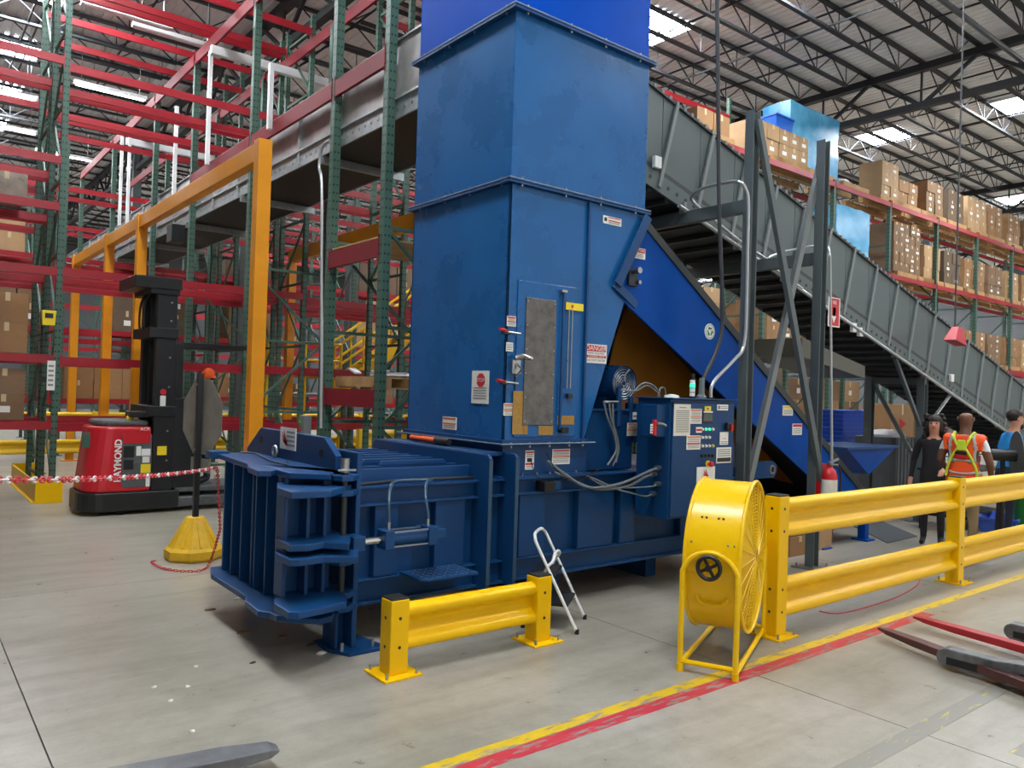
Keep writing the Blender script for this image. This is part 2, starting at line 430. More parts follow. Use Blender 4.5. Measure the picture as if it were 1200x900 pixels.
# columns that carry the girders
for (gx, gy) in ((18, 13.2), (30, 13.2), (6, 27.2), (18, 27.2), (30, 27.2)):
    c = MB().bx(gx-.12, gx+.12, gy-.12, gy+.12, 0, DZ-.1); c.bx(gx-.25, gx+.25, gy-.25, gy+.25, 0, .03)
    structure(c.build('trim_column', 'col_grey'))
# skylights
mat('skylight_glow', '#f4faff', .5, emit=SKYLIGHT_POWER)
sp = MB().bx(-.66, .66, -.55, .55, -.035, -.02).mesh('diffuser'); sp.materials.append(MATS['skylight_glow'])
sf = MB()
for a in ((-.72,.72,-.6,-.55),(-.72,.72,.55,.6),(-.72,-.66,-.55,.55),(.66,.72,-.55,.55)): sf.bx(a[0],a[1],a[2],a[3],-.05,0)
sfm = sf.mesh('frame'); sfm.materials.append(MATS['white_paint'])
n = 0; SKY = []
for xi, gx in enumerate((1.9, 12.25, 22.4, 32.6, 42.5)):
    for yi in range(13):
        gy = .405+1.19*3*yi
        if gx < 5 and (gy > 46 or 5 < gy < 9): continue
        n += 1
        t = thing('skylight', None, None, (gx, gy, DZ))
        d = inst('diffuser', sp, t, (0,0,0)); inst('frame', sfm, t, (0,0,0))
        SKY.append(t)

ORDN = ['first', 'second', 'third', 'fourth', 'fifth', 'sixth', 'seventh', 'eighth', 'ninth', 'tenth', 'eleventh', 'twelfth', 'thirteenth', 'fourteenth', 'fifteenth', 'sixteenth', 'seventeenth', 'eighteenth', 'nineteenth', 'twentieth', 'twenty-first', 'twenty-second', 'twenty-third', 'twenty-fourth', 'twenty-fifth', 'twenty-sixth', 'twenty-seventh', 'twenty-eighth', 'twenty-ninth', 'thirtieth']
def to_px(p):
    v = Vector(p)-CO; z = v.dot(FW); return (600+FPX*v.dot(RT)/z, 450-FPX*v.dot(UPV)/z) if z > .1 else (-9e3, -9e3)
inv = sorted([(to_px(t.location)[0], t.name) for t in SKY if -20 < to_px(t.location)[0] < 1220 and -15 < to_px(t.location)[1]])
nm_ = [b for a, b in inv]
for t in SKY:
    if t.name in nm_ and nm_.index(t.name) < 30: tag(t, 'bright white skylight between roof joists, %s from the left' % ORDN[nm_.index(t.name)], 'skylight', 'skylights in the roof')
    else: tag(t, 'skylight in the part of the roof outside the view', 'skylight', 'skylights beyond the frame')
# ------------------------------------------------------------------ baler
BL = thing('baler', 'long blue steel horizontal baler body with ribbed end door', 'baler', (3.6, 5.7, 0))
YW, YB, YP, YBK = 5.02, 4.93, 4.80, 6.5
BB = 'baler_blue'
def bl(mb, name, m=BB, bev=.006, smooth=False, parent=None): return mb.build(name, m, parent or BL, smooth=smooth, bevel=bev)
bl(MB().bx(2.56, 7.0, YW, YBK-.08, .27, 1.09), 'chamber_body')
for (xa, xb) in ((2.57, 3.625), (3.66, 3.885), (3.92, 7.0)):
    m = MB().bx(xa, xb, YB+.06, YW, .955, 1.09); m.bx(xa, xb, YB, YB+.07, 1.075, 1.093); m.bx(xa, xb, YB, YB+.07, .95, .968); bl(m, 'upper_channel', bev=.003)
    m = MB().bx(xa, xb, YB+.05, YW, .27, .43); m.bx(xa, xb, YB-.01, YW, .26, .28); m.bx(xa, xb, YB, YW, .425, .437); bl(m, 'lower_channel', bev=.003)
# vertical box ribs on the side
def rib(xa, xb, z0=.437, z1=.952, y=YB+.02): bl(MB().bx(xa, xb, y, YW, z0, z1), 'side_rib', bev=.008)
for (a, b) in ((440, 468), (511, 546)):
    xa, xb = PY(a, 640, YB).x, PY(b, 630, YB).x; rib(xa, xb)
for (a, b) in ((610, 640), (679, 720)):
    xa, xb = PY(a, 620, YB).x, PY(b, 620, YB).x; rib(xa, xb)
rib(5.25, 5.45); rib(6.1, 6.3)
# transverse bulkhead plates around the chamber
for xc in (3.64, 3.902):
    m = MB().prism([(YP, .25), (YP, 1.27), (YP+.03, 1.30), (6.62, 1.30), (6.65, 1.27), (6.65, .25)], 'x', xc-.016, xc+.016); bl(m, 'bulkhead', bev=.006)
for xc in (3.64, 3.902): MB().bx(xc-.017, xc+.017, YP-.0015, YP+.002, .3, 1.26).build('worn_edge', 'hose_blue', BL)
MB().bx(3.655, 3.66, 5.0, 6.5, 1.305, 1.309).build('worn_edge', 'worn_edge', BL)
bl(MB().bx(3.655, 3.888, 4.98, 6.6, 1.27, 1.305), 'deck_plate')
# end plate with foot, tie plate with chamfered corners and holes
m = MB().prism([(YP, .02), (YP, 1.345), (5.28, 1.345), (5.28, 1.09), (5.06, 1.09), (5.06, .28), (5.0, .02)], 'x', 2.50, 2.535); bl(m, 'end_plate')
m = MB().prism([(6.65, .02), (6.65, 1.3), (6.40, 1.3), (6.40, .02)], 'x', 2.50, 2.535); bl(m, 'end_plate')
TX = 2.45
tie = bl(MB().prism([(6.70, 1.10), (6.70, 1.235), (6.40, 1.425), (5.18, 1.425), (4.99, 1.31), (4.99, 1.10)], 'x', TX-.02, TX+.03), 'tie_plate')
for yy, zz in ((6.38, 1.33), (5.22, 1.31)): MB().cyl((TX-.024, yy, zz), (TX-.018, yy, zz), .032, 14).build('lifting_eye', 'black_plastic', tie)
sticker(tie, PX(338, 514, TX-.02), UYN, .30, .17, bands=[(.04,.36,.06,.94,'white')], lines=[(.45,.95,.12,.9,4)], label='white sticker with a red wing logo')
def wing(parent, c, u, v, s, m='ink_red'):
    c, u, v = Vector(c), Vector(u), Vector(v); n = u.cross(v); mb = MB()
    for i, (L, a) in enumerate(((1.0, 62), (1.0, 48), (.92, 36), (.78, 24), (.6, 12))):
        a = math.radians(180-a); d = u*math.cos(a)+v*math.sin(a); p = u.cross(v).cross(d).normalized()
        o = c+u*s*(.34)-v*s*(.34); e = o+d*s*L*.95
        mb.add([o-p*.11*s+n*.008, e-p*.055*s+n*.008, e+d*.05*s+n*.008, e+p*.03*s+n*.008, o+p*.11*s+n*.008], [(0,1,2,3,4)])
    mb.add([c+u*s*.1-v*s*.42+n*.008, c+u*s*.5-v*s*.5+n*.008, c+u*s*.42-v*s*.18+n*.008, c+u*s*.1-v*s*.1+n*.008], [(0,1,2,3)])
    mb.build('wing_logo', m, parent)
wing(tie, PX(334.5, 513.5, TX-.027), UYN, UZ, .115)
# top ribs over the bale chamber
for i, yy in enumerate((5.06, 5.24, 5.42, 5.60, 5.78, 5.96, 6.14, 6.32)):
    m = MB().prism([(2.56, 1.09), (3.62, 1.09), (3.62, 1.20), (2.56, 1.20)], 'y', yy, yy+.03); r = bl(m, 'top_rib', bev=.004)
    if i:
        x0 = 2.86+.06*(i % 2)
        bl(MB().prism([(x0, 1.2), (3.52, 1.2), (3.50, 1.235), (x0+.02, 1.235)], 'y', yy-.004, yy+.034), 'rib_cap', bev=.004)
bl(MB().bx(2.56, 3.62, 5.02, 6.42, 1.088, 1.10), 'chamber_lid', bev=0)
# feet
for xx in (2.42, 6.4):
    m = MB().bx(xx-.02, xx+.0, 4.84, 5.04, .02, .30); m.bx(xx-.02, xx+.11, 4.93, 4.95, .02, .30); m.bx(xx+.09, xx+.11, 4.84, 5.04, .02, .30); bl(m, 'foot', bev=.004)
    f = bl(MB().prism([(xx-.06, 4.86), (xx+.02, 4.70), (xx+.25, 4.70), (xx+.30, 4.78), (xx+.25, 5.1), (xx-.06, 5.1)], 'z', 0, .02), 'foot_plate', bev=.003)
    for bx_, by_ in ((.0, 4.78), (.22, 4.76)): MB().cyl((xx+bx_, by_, .02), (xx+bx_, by_, .075), .012, 8).build('anchor_bolt', 'steel', f, smooth=True)
    m = MB().bx(xx-.02, xx+.11, 6.4, 6.6, 0, .30); bl(m, 'foot')
bl(MB().bx(4.6, 4.75, 5.2, 6.3, 0, .27), 'skid'); bl(MB().bx(5.9, 6.05, 5.2, 6.3, 0, .27), 'skid')
# ---- door
dr = bl(MB().bx(2.36, 2.42, 5.02, 6.34, .30, 1.18), 'door')
for yy in (6.25, 6.06, 5.86, 5.64, 5.575, 5.37, 5.165, 5.13):
    bl(MB().bx(2.10, 2.36, yy-.012, yy+.012, .31, 1.17), 'rib', parent=dr, bev=.003)
top = [(249.8,529.3),(289.8,542.7),(290.7,547),(302,551.5),(318,551.5),(323.5,550.0),(339.5,554),(387.5,555.5),(396,550)]
pts = [PZ(x, y+2, 1.2) for x, y in top]; pts = [(p.x, p.y) for p in pts]+[(2.44, 4.82), (2.44, 6.42)]
bl(MB().prism(pts, 'z', 1.17, 1.21), 'top_plate', parent=dr, bev=.006)
bot = [(246.2,669),(247.1,677),(288,703.5),(287.1,709),(302.2,721.3),(316.4,723.1),(323.6,726.7),(348.4,729.3),(375.1,730.6),(389.3,726.7),(390.8,719.6)]
pts = [PZ(x, y, .28) for x, y in bot]; pts = [(p.x, p.y) for p in pts]+[(2.44, 4.80), (2.44, 6.42)]
bl(MB().prism(pts, 'z', .27, .31), 'bottom_plate', parent=dr, bev=.006)
# lug plates on the near side of the door
for (zz, pl) in ((1.13, [(324.4,568),(325,575),(341,580.5),(387.5,578.5),(412,571),(409,567)]), (.80, [(322.7,627),(323,634),(339,642.5),(362,641.8),(378.7,638.5),(409,640.5),(411,632)]),
                 (.72, [(322.7,643.5),(323,652),(339,659.5),(350,659.5),(378.7,655.5),(420,656),(419.5,641)]), (.43, [(321,705.5),(321.5,711),(338,721),(350,721.5),(378,715.5),(405,709),(406.7,702.5)])):
    pts = [PZ(x, y, zz-.02) for x, y in pl]; q = [(p.x, p.y) for p in pts]+[(2.44, 5.05), (2.14, 5.02)]
    bl(MB().prism(q, 'z', zz-.045, zz), 'hinge_lug', parent=dr, bev=.006)
m = MB().bx(2.0, 2.33, 4.92, 4.95, .43, 1.1); bl(m, 'lug_web', parent=dr)
for xx in (2.01, 2.16, 2.28): bl(MB().bx(xx-.012, xx+.012, 4.80, 4.94, .43, 1.09), 'lug_gusset', parent=dr, bev=.003)
bl(MB().bx(2.30, 2.36, 4.88, 5.06, .43, 1.17), 'lug_web', parent=dr)
MB().cyl((2.10, 5.02, 1.08), (2.10, 5.02, 1.18), .018, 8).build('spacer', 'baler_blue', dr, smooth=True)
# pin and clevis lugs
MB().cyl((2.40, 4.78, .36), (2.40, 4.78, 1.30), .022, 12).build('hinge_pin', 'dark_steel', BL, smooth=True)
MB().cyl((2.40, 4.78, 1.22), (2.40, 4.78, 1.31), .03, 12).build('pin_head', 'steel', BL, smooth=True)
MB().tube([(2.34, 4.76, 1.235), (2.46, 4.74, 1.235)], .008, 6).build('cotter_pin', 'steel', BL)
for zz in (1.20, 1.10, .80-.16, .42, .33):
    m = MB().prism([(2.52, 4.80), (2.52, 5.0), (2.34, 5.0), (2.33, 4.80), (2.36, 4.73), (2.44, 4.73)], 'z', zz-.04, zz); bl(m, 'clevis_lug', bev=.006)
# eye ring and wire on top of the door
ey = PZ(322, 533, 1.23); MB().tube([Vector((ey.x, ey.y, 1.255))+Vector((0, math.cos(t)*.042, math.sin(t)*.042)) for t in [2*PI*i/16 for i in range(16)]], .013, 8, closed=True).build('eye_ring', 'steel', BL, smooth=True)
MB().tube([PZ(282, 530, 1.22), PZ(300, 531, 1.22), PZ(318, 540, 1.22), PZ(337, 545, 1.22), PZ(337, 539, 1.23)], .006, 6).build('wire_hook', 'dark_steel', BL, smooth=True)
MB().bx(2.05, 2.2, 6.45, 6.6, 1.17, 1.23).build('corner_bracket', BB, BL, bevel=.006)
# ---- hydraulic locking cylinder with two hoses
cy = BL
a, b = PY(452, 632.5, 4.72), PY(505, 624.5, 4.72); a.z = b.z = .755
MB().cyl((a.x, 4.72, .755), (b.x, 4.72, .755), .05, 18).build('lock_cylinder', BB, BL, smooth=True)
MB().cyl((2.47, 4.72, .755), (a.x, 4.72, .755), .027, 14).build('piston_rod', 'chrome', BL, smooth=True, label='chrome piston rod')
for xx in (a.x, b.x-.02): MB().bx(xx-.035, xx+.035, 4.655, 4.785, .69, .82).build('cylinder_block', BB, BL, bevel=.005)
for dz in (-.05, .05):
    for dy in (-.05, .05): MB().cyl((a.x, 4.72+dy, .755+dz), (b.x, 4.72+dy, .755+dz), .007, 6).build('tie_rod', 'steel', BL, smooth=True)
MB().bx(2.42, 2.51, 4.66, 4.80, .70, .80).build('rod_clevis', BB, BL, bevel=.006)
MB().bx(b.x, b.x+.12, 4.70, 4.94, .72, .79).build('cylinder_mount', BB, BL, bevel=.006)
for hx, pts in ((a.x+.02, [(0, 4.72, .82), (0, 4.72, .90), (.0, 4.73, 1.0), (.05, 4.80, 1.09), (.16, 4.90, 1.125), (.45, 4.95, 1.115)]), (b.x-.03, [(0, 4.72, .82), (0, 4.72, .9), (.0, 4.76, 1.02), (.07, 4.86, 1.105), (.16, 4.93, 1.115)])):
    MB().tube(smooth_path([(hx+p[0], p[1], p[2]) for p in pts]), .011, 8).build('hydraulic_hose', 'hose_blue', BL, smooth=True)
    MB().cyl((hx, 4.72, .80), (hx, 4.72, .87), .014, 8).build('hose_fitting', 'steel', BL, smooth=True)
MB().tube(smooth_path([(2.6, 5.0, 1.10), (2.9, 4.96, 1.118), (3.2, 4.96, 1.12), (3.6, 4.97, 1.112)]), .012, 8).build('hydraulic_line', 'dark_steel', BL, smooth=True)
# step
st = MB().prism([(2.93, 4.64), (2.97, 4.60), (3.40, 4.60), (3.42, 4.63), (3.42, 4.93), (2.93, 4.93)], 'z', .45, .465)
s_ = st.build('step_plate', BB, BL, bevel=.003)
dm = MB()
for i in range(9):
    for j_ in range(5): dm.ob((2.98+i*.05, 4.64+j_*.06, .466), (.014, .014*(1 if (i+j_) % 2 else -1), 0), (-.004, .004*(1 if (i+j_) % 2 else -1), 0), (0, 0, .002))
dm.build('tread_pattern', 'steel', s_)
# rear lug with a hole, seen right of the cabinet
lu = MB(); C_ = PY(903, 550, 4.95); n = 20
ring = [(C_.x+.09*math.cos(t), C_.z+.09*math.sin(t)) for t in [(-PI/2)+PI*i/n for i in range(n+1)]]
lu.prism([(C_.x-.5, C_.z-.09)]+ring+[(C_.x-.5, C_.z+.09)], 'y', 4.93, 4.97); lo = bl(lu, 'rear_lug', bev=0)
MB().lathe([(.032, 0), (.052, 0), (.052, .008), (.032, .008)], (C_.x, 4.93, C_.z), (0,-1,0), 18, cap=False).build('lug_ring', 'steel', lo)
MB().cyl((C_.x, 4.929, C_.z), (C_.x, 4.927, C_.z), .034, 16).build('lug_hole', 'black_plastic', lo)
bl(MB().bx(6.2, 6.95, 4.95, 5.0, 1.1, 1.32), 'rear_bracket')
# orange tool lying on the deck plate
a, b = PZ(482, 513, 1.335), PZ(526, 519, 1.335)
tl = thing('hammer', 'orange handled black dead-blow hammer lying on the baler', 'hammer', (a.x, a.y, 1.305))
d = (b-a); d.z = 0; L = d.length; d.normalize(); p = Vector((-d.y, d.x, 0)); o = Vector((a.x, a.y, 1.342))
MB().tube([o, o+d*L*.25, o+d*L*.35, o+d*L*.68], [.022, .02, .024, .026], 10).build('handle', 'glove_orange', tl, smooth=True)
MB().tube([o+d*L*.66, o+d*L*.7, o+d*L*.95, o+d*L], [.026, .036, .036, .028], 12).build('head', 'black_rubber', tl, smooth=True)

# ------------------------------------------------------------------ hopper tower
HT = thing('hopper_tower', 'tall square blue hopper tower standing on the baler', 'hopper', (4.6, 5.75, 1.09))
HX0, HX1, HY0, HY1 = 3.90, 5.51, 5.0, 6.5
HB = 'hopper_blue'
def ht(mb, name, m=HB, bev=.004, parent=None, smooth=False): return mb.build(name, m, parent or HT, bevel=bev, smooth=smooth)
bs = ht(MB().bx(HX0, 4.85, HY0, HY1, 1.09, 1.36), 'base_box', BB)
m = MB().bx(HX0-.07, 4.88, HY0-.07, HY1+.07, 1.355, 1.372); ht(m, 'base_flange', BB, .003)
m = MB().bx(HX0-.05, 4.87, HY0-.05, HY1+.05, 1.092, 1.105); ht(m, 'base_flange', BB, .003)
fp = [(HX0, 1.37), (4.80, 1.37), (5.28, 2.68), (5.13, 2.80), (HX1, 3.49), (HX0, 3.49)]
ht(MB().prism(fp, 'y', HY0, HY0+.02), 'front_panel'); ht(MB().prism(fp, 'y', HY1-.02, HY1), 'rear_panel')
ht(MB().bx(HX0, HX0+.02, HY0, HY1, 1.37, 3.49), 'side_panel')
m = MB(); m.add([(4.80, HY0+.02, 1.37), (4.80, HY1-.02, 1.37), (5.28, HY1-.02, 2.68), (5.28, HY0+.02, 2.68)], [(0,1,2,3)]); ht(m, 'sloped_panel', bev=0)
m = MB()
m.prism([(HX0-.035, 1.372), (HX0, 1.372), (HX0, 1.40), (HX0-.0, 1.43)], 'y', HY0-.035, HY1); ht(MB().bx(HX0-.035, HX0, HY0-.035, HY1+.02, 1.372, 1.40), 'corner_angle', BB, .002)
ht(MB().bx(HX0, 4.82, HY0-.035, HY0, 1.372, 1.40), 'corner_angle', BB, .002)
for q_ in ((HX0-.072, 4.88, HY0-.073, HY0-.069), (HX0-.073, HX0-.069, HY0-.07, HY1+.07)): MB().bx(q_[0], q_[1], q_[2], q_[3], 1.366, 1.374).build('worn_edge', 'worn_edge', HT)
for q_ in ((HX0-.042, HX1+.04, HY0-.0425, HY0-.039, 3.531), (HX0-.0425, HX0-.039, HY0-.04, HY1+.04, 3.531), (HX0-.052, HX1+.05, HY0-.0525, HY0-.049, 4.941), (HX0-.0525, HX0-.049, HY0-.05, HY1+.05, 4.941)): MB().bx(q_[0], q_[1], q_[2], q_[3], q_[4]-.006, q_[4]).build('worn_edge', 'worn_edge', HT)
# vertical seam flange
sx = PY(686, 350, HY0).x
ht(MB().bx(sx-.012, sx+.012, HY0-.03, HY0, 1.40, 3.48), 'seam_flange', BB, .002)
for (za, name, ex) in ((3.49, 'flange', .04), (4.90, 'flange', .05)):
    for dz in (0, .022):
        m = MB()
        x0, x1, y0, y1, e = HX0, HX1, HY0, HY1, ex
        for q in ((x0-e, x1+e, y0-e, y0+.01), (x0-e, x1+e, y1-.01, y1+e), (x0-e, x0+.01, y0, y1), (x1-.01, x1+e, y0, y1)): m.bx(q[0], q[1], q[2], q[3], za+dz, za+dz+.018)
        fl_ = ht(m, name, BB, .002)
    for t in (.06, .36, .62, .9):
        MB().cyl((HX0+t*(HX1-HX0), HY0-ex*.6, za-.02), (HX0+t*(HX1-HX0), HY0-ex*.6, za+.06), .010, 6).build('bolt', 'steel', fl_)
        MB().cyl((HX0-ex*.6, HY0+t*1.5, za-.02), (HX0-ex*.6, HY0+t*1.5, za+.06), .010, 6).build('bolt', 'steel', fl_)
def shell(z0, z1, name, m, ins):
    q = MB(); x0, x1, y0, y1 = HX0+ins, HX1-ins, HY0+ins, HY1-ins
    q.bx(x0, x1, y0, y0+.01, z0, z1); q.bx(x0, x1, y1-.01, y1, z0, z1); q.bx(x0, x0+.01, y0+.01, y1-.01, z0, z1); q.bx(x1-.01, x1, y0+.01, y1-.01, z0, z1)
    return ht(q, name, m, .003)
shell(3.53, 4.90, 'middle_section', HB, 0.0)
shell(4.94, 7.6, 'upper_extension', 'extension_blue', 0.005)
# row of bolts in the base box and flange
for x in (600, 622, 645, 668, 684):
    p = PY(x, 524, HY0-.07); MB().cyl((p.x, HY0-.055, 1.335), (p.x, HY0-.055, 1.38), .009, 6).build('bolt', 'steel', HT)
for x in (613, 630, 645, 660, 676):
    p = PY(x, 549, HY0-.05); MB().cyl((p.x, HY0-.04, 1.10), (p.x, HY0-.04, 1.125), .010, 6).build('bolt', 'steel', HT)
# angle bar at the outlet
a, b = Vector((HX1, HY0, 3.47)), Vector((5.13, HY0, 2.79))
ht(MB().bar(a+Vector((0,-.045,0)), b+Vector((0,-.045,0)), .09, .02, up=(0,1,0)), 'outlet_angle', 'baler_blue', .002)
ht(MB().bar(b+Vector((-.02,-.02,.01)), b+Vector((.28,-.02,-.16)), .08, .02, up=(0,1,0)), 'outlet_angle', 'baler_blue', .002)
# access door with scratched window
dY = HY0-.012
q = [PY(x, y, HY0) for x, y in ((606.7,329),(678,337),(677.5,510),(601,511))]
xa, xb, za, zb = q[0].x, q[1].x, 1.42, (q[0].z+q[1].z)/2
ad = ht(MB().bx(xa, xb, dY, HY0, za, zb), 'access_door')
wq = [PY(x, y, dY) for x, y in ((616.5,349),(651.5,352),(614.5,498))]
wx0, wx1, wz0, wz1 = wq[0].x, wq[1].x, wq[2].z, (wq[0].z+wq[1].z)/2
pn = MB().bx(wx0, wx1, dY-.01, dY, wz0, wz1).build('window_pane', 'window_pane', ad, bevel=.002, label='scratched grey window pane')
bt = MB()
for i in range(6):
    z = wz0+.03+(wz1-wz0-.06)*i/5
    for x in (wx0+.015, wx1-.015): bt.cyl((x, dY-.014, z), (x, dY-.01, z), .006, 6)
bt.build('pane_screws', 'steel', pn)
# tan bare patches around the window
def patch(x0, y0, x1, y1):
    a, b = PY(x0, y0, dY), PY(x1, y1, dY); MB().bx(a.x, b.x, dY-.003, dY, b.z, a.z).build('bare_patch', 'tan_patch', ad)
patch(601.5, 458, 613.5, 509); patch(613.5, 497, 618, 509); patch(631, 499, 647.5, 509.5); patch(653, 487, 672.5, 497.5)
hb = PY(658.5, 345, dY).x; zz0, zz1 = PY(657, 503, dY).z, PY(659, 343, dY).z
MB().cyl((hb, dY-.025, zz0), (hb, dY-.025, zz1), .013, 10).build('hinge_rod', 'baler_blue', ad, smooth=True)
MB().bx(hb-.03, hb+.03, dY-.04, dY, zz1, zz1+.02).build('hinge_cap', 'steel', ad)
for x in (664, 668):
    xx = PY(x, 400, dY).x; MB().cyl((xx, dY-.02, PY(x, 455, dY).z), (xx, dY-.02, PY(x, 362, dY).z), .006, 8).build('guide_rod', 'steel', ad, smooth=True)
p = PY(666, 464, dY); MB().bx(p.x-.035, p.x+.02, dY-.04, dY, p.z-.02, p.z+.02).build('rod_clamp', 'dark_steel', ad, bevel=.003)
p = PY(658, 503, dY); MB().bx(p.x-.04, p.x+.04, dY-.05, dY, p.z-.03, p.z+.02).build('limit_switch', 'black_plastic', ad, bevel=.003)
for (px_, py_) in ((592, 388), (589, 447)):   # red toggle clamps
    p = PY(px_, py_, HY0-.03)
    cl = MB().bx(p.x-.02, p.x+.05, HY0-.045, HY0, p.z-.025, p.z+.01).build('toggle_clamp', 'dark_steel', ad, bevel=.003)
    MB().cyl((p.x+.02, HY0-.04, p.z-.005), (p.x+.15, HY0-.04, p.z-.012), .010, 8).build('clamp_arm', 'steel', cl, smooth=True)
    MB().tube([(p.x+.0, HY0-.05, p.z), (p.x-.035, HY0-.07, p.z+.004), (p.x-.10, HY0-.09, p.z+.008)], [.010, .014, .013], 8).build('red_grip', 'red_plastic', cl, smooth=True)
p = PY(604, 424, HY0-.03)     # latch
lt = MB().bx(p.x-.04, p.x+.05, HY0-.045, HY0, p.z-.10, p.z+.02).build('door_latch', 'steel', ad, bevel=.005)
MB().tube([(p.x-.02, HY0-.05, p.z+.03), (p.x+.04, HY0-.07, p.z+.05), (p.x+.15, HY0-.06, p.z+.03)], [.022, .024, .016], 8).build('latch_lever', 'steel', lt, smooth=True)
MB().tube([(p.x+.0, HY0-.05, p.z-.02), (p.x+.02, HY0-.09, p.z-.06), (p.x-.01, HY0-.05, p.z-.12)], .010, 8).build('padlock', 'chrome', lt, smooth=True)
# stickers on the tower
def stf(x0, y0, x1, y1, Y, par, **k):
    a, b = PY(x0, y0, Y), PY(x1, y1, Y); return sticker(par, ((a.x+b.x)/2, Y, (a.z+b.z)/2), UX, abs(b.x-a.x), abs(a.z-b.z), **k)
W2 = dict(bands=[(.8,.95,'ink_red'),(.42,.52,'ink_red')], lines=[(.1,.9,.55,.78,3),(.1,.9,.08,.4,3)])
stf(706.5, 252, 727.5, 266, HY0, HT, bands=[(.28,.95,.8,.92,'ink_red'),(.28,.95,.42,.54,'ink_red'),(.06,.2,.3,.75,'ink_black')], lines=[(.3,.92,.1,.38,3)], name='warning_label')
stf(594, 370, 604, 383, HY0, HT, name='warning_label', **W2)
stf(593, 401, 600.5, 412, HY0, HT, name='warning_label', lines=[(.1,.9,.1,.9,4)])
stf(590, 472.5, 601.3, 487, HY0, HT, name='warning_label', bands=[(.8,.94,'ink_orange'),(.4,.52,'ink_orange')], lines=[(.1,.9,.05,.38,2),(.1,.9,.55,.78,2)])
stf(685.5, 402.5, 710, 426.5, HY0, HT, name='danger_sign', bands=[(.62,.95,'ink_red'),(.28,.42,'ink_red')],
    texts=[('DANGER', .5, .785, .062, 'white', 1.0), ('PERMIT REQUIRED', .5, .52, .024, 'ink_black', 1.05), ('CONFINED SPACE', .5, .35, .024, 'white', 1.05), ('DO NOT ENTER', .5, .15, .028, 'ink_black', 1.1)], label='white and red danger sign')
p0 = stf(663, 354, 683, 365, HY0-.03, HT, base='sticker_yellow', name='yellow_tag', bands=[(.3,.42,.3,.7,'ink_red')])
stf(615.5, 528, 625, 550, HY0, HT, name='warning_label', bands=[(.86,.95,'ink_red'),(.25,.35,'ink_red'),(.2,.75,.4,.6,'ink_black')], lines=[(.15,.85,.05,.22,2),(.15,.85,.64,.84,2)])
stf(647, 526.5, 667, 543.5, HY0, HT, name='warning_label', bands=[(.85,.95,'ink_red'),(.45,.53,'ink_orange')], lines=[(.06,.94,.1,.42,3),(.06,.94,.56,.82,3)])
def stx(x0, y0, x1, y1, X, par, **k):
    a, b = PX(x0, y0, X), PX(x1, y1, X); return sticker(par, (X, (a.y+b.y)/2, (a.z+b.z)/2), UYN, abs(b.y-a.y), abs(a.z-b.z), **k)
q = stx(554, 434.5, 572.5, 473.5, HX0, HT, base='paper', name='stop_notice', lines=[(.12,.88,.12,.52,5)], label='white notice with a red stop sign')
c = PX(563.3, 445.5, HX0-.008); n = 8; ocr = MB(); ocr.add([Vector((HX0-.0075, c.y+.062*math.cos(PI/8+i*PI/4), c.z+.062*math.sin(PI/8+i*PI/4))) for i in range(8)][::-1], [tuple(range(8))]); ocr.build('stop_octagon', 'ink_red', q)
text('STOP', (HX0-.0085, c.y, c.z), UYN, UZ, .045, 'white', q, off=.002)
stx(519.5, 488, 535, 504, HX0, HT, base='paper', name='warning_label', bands=[(.82,.95,'ink_orange'),(.42,.54,'ink_orange')], lines=[(.1,.9,.1,.38,2)])

# ------------------------------------------------------------------ infeed conveyor
IN = thing('infeed_conveyor', 'bright blue inclined infeed conveyor sloping down from the hopper tower', 'conveyor', (7.5, 5.7, 0))
IY0, IY1 = 5.06, 6.44
sk = .012
top_ = [PY(757, 258, IY0), PY(1014, 573, IY0)]
tA, tB = (5.52, 3.47), (top_[1].x, top_[1].z)
bA, bB = (5.32, 2.66), (PY(952, 562, IY0).x, PY(952, 562, IY0).z)
pl = [tA, tB, (tB[0]+.35, .30), (8.95, .30), bB, bA, (5.15, 2.80)]
for (y0, y1) in ((IY0, IY0+.025), (IY1-.025, IY1)): MB().prism(pl, 'y', y0, y1).build('side_plate', 'infeed_blue', IN, bevel=.003)
d = Vector((tB[0]-tA[0], 0, tB[1]-tA[1])).normalized()
for y in (IY0, IY1): MB().bar((tA[0], y, tA[1]), (tB[0]+.35, y, tB[1]-.3), .08, .035, up=(0,1,0)).build('top_lip', 'conv_dark', IN, bevel=.003)
MB().add([(tA[0], IY0, tA[1]-.3), (tB[0], IY0, tB[1]-.3), (tB[0], IY1, tB[1]-.3), (tA[0], IY1, tA[1]-.3)], [(0,1,2,3)]).build('belt', 'black_rubber', IN)
sk_ = [(lambda p: (p.x, p.z))(PY(x, y, 5.78)) for x, y in ((705, 470), (722, 395), (745, 330), (800, 380), (880, 450), (960, 550), (955, 574), (905, 560), (800, 530))]
MB().prism(sk_, 'y', 5.78, 5.80).build('lower_skirt', 'rust_brown', IN)
m = MB().bx(tB[0]-.55, tB[0]+.3, IY0+.02, IY1-.02, .28, .34); m.build('tail_pan', 'infeed_blue', IN)
for xx in (8.95, 10.0):
    m = MB().bx(xx-.05, xx+.05, IY0+.0, IY0+.1, 0, .34); m.bx(xx-.1, xx+.1, IY0-.06, IY0+.16, 0, .02); m.build('leg', 'infeed_blue', IN, bevel=.003)
    m = MB().bx(xx-.05, xx+.05, IY1-.1, IY1, 0, .34); m.build('leg', 'infeed_blue', IN, bevel=.003)
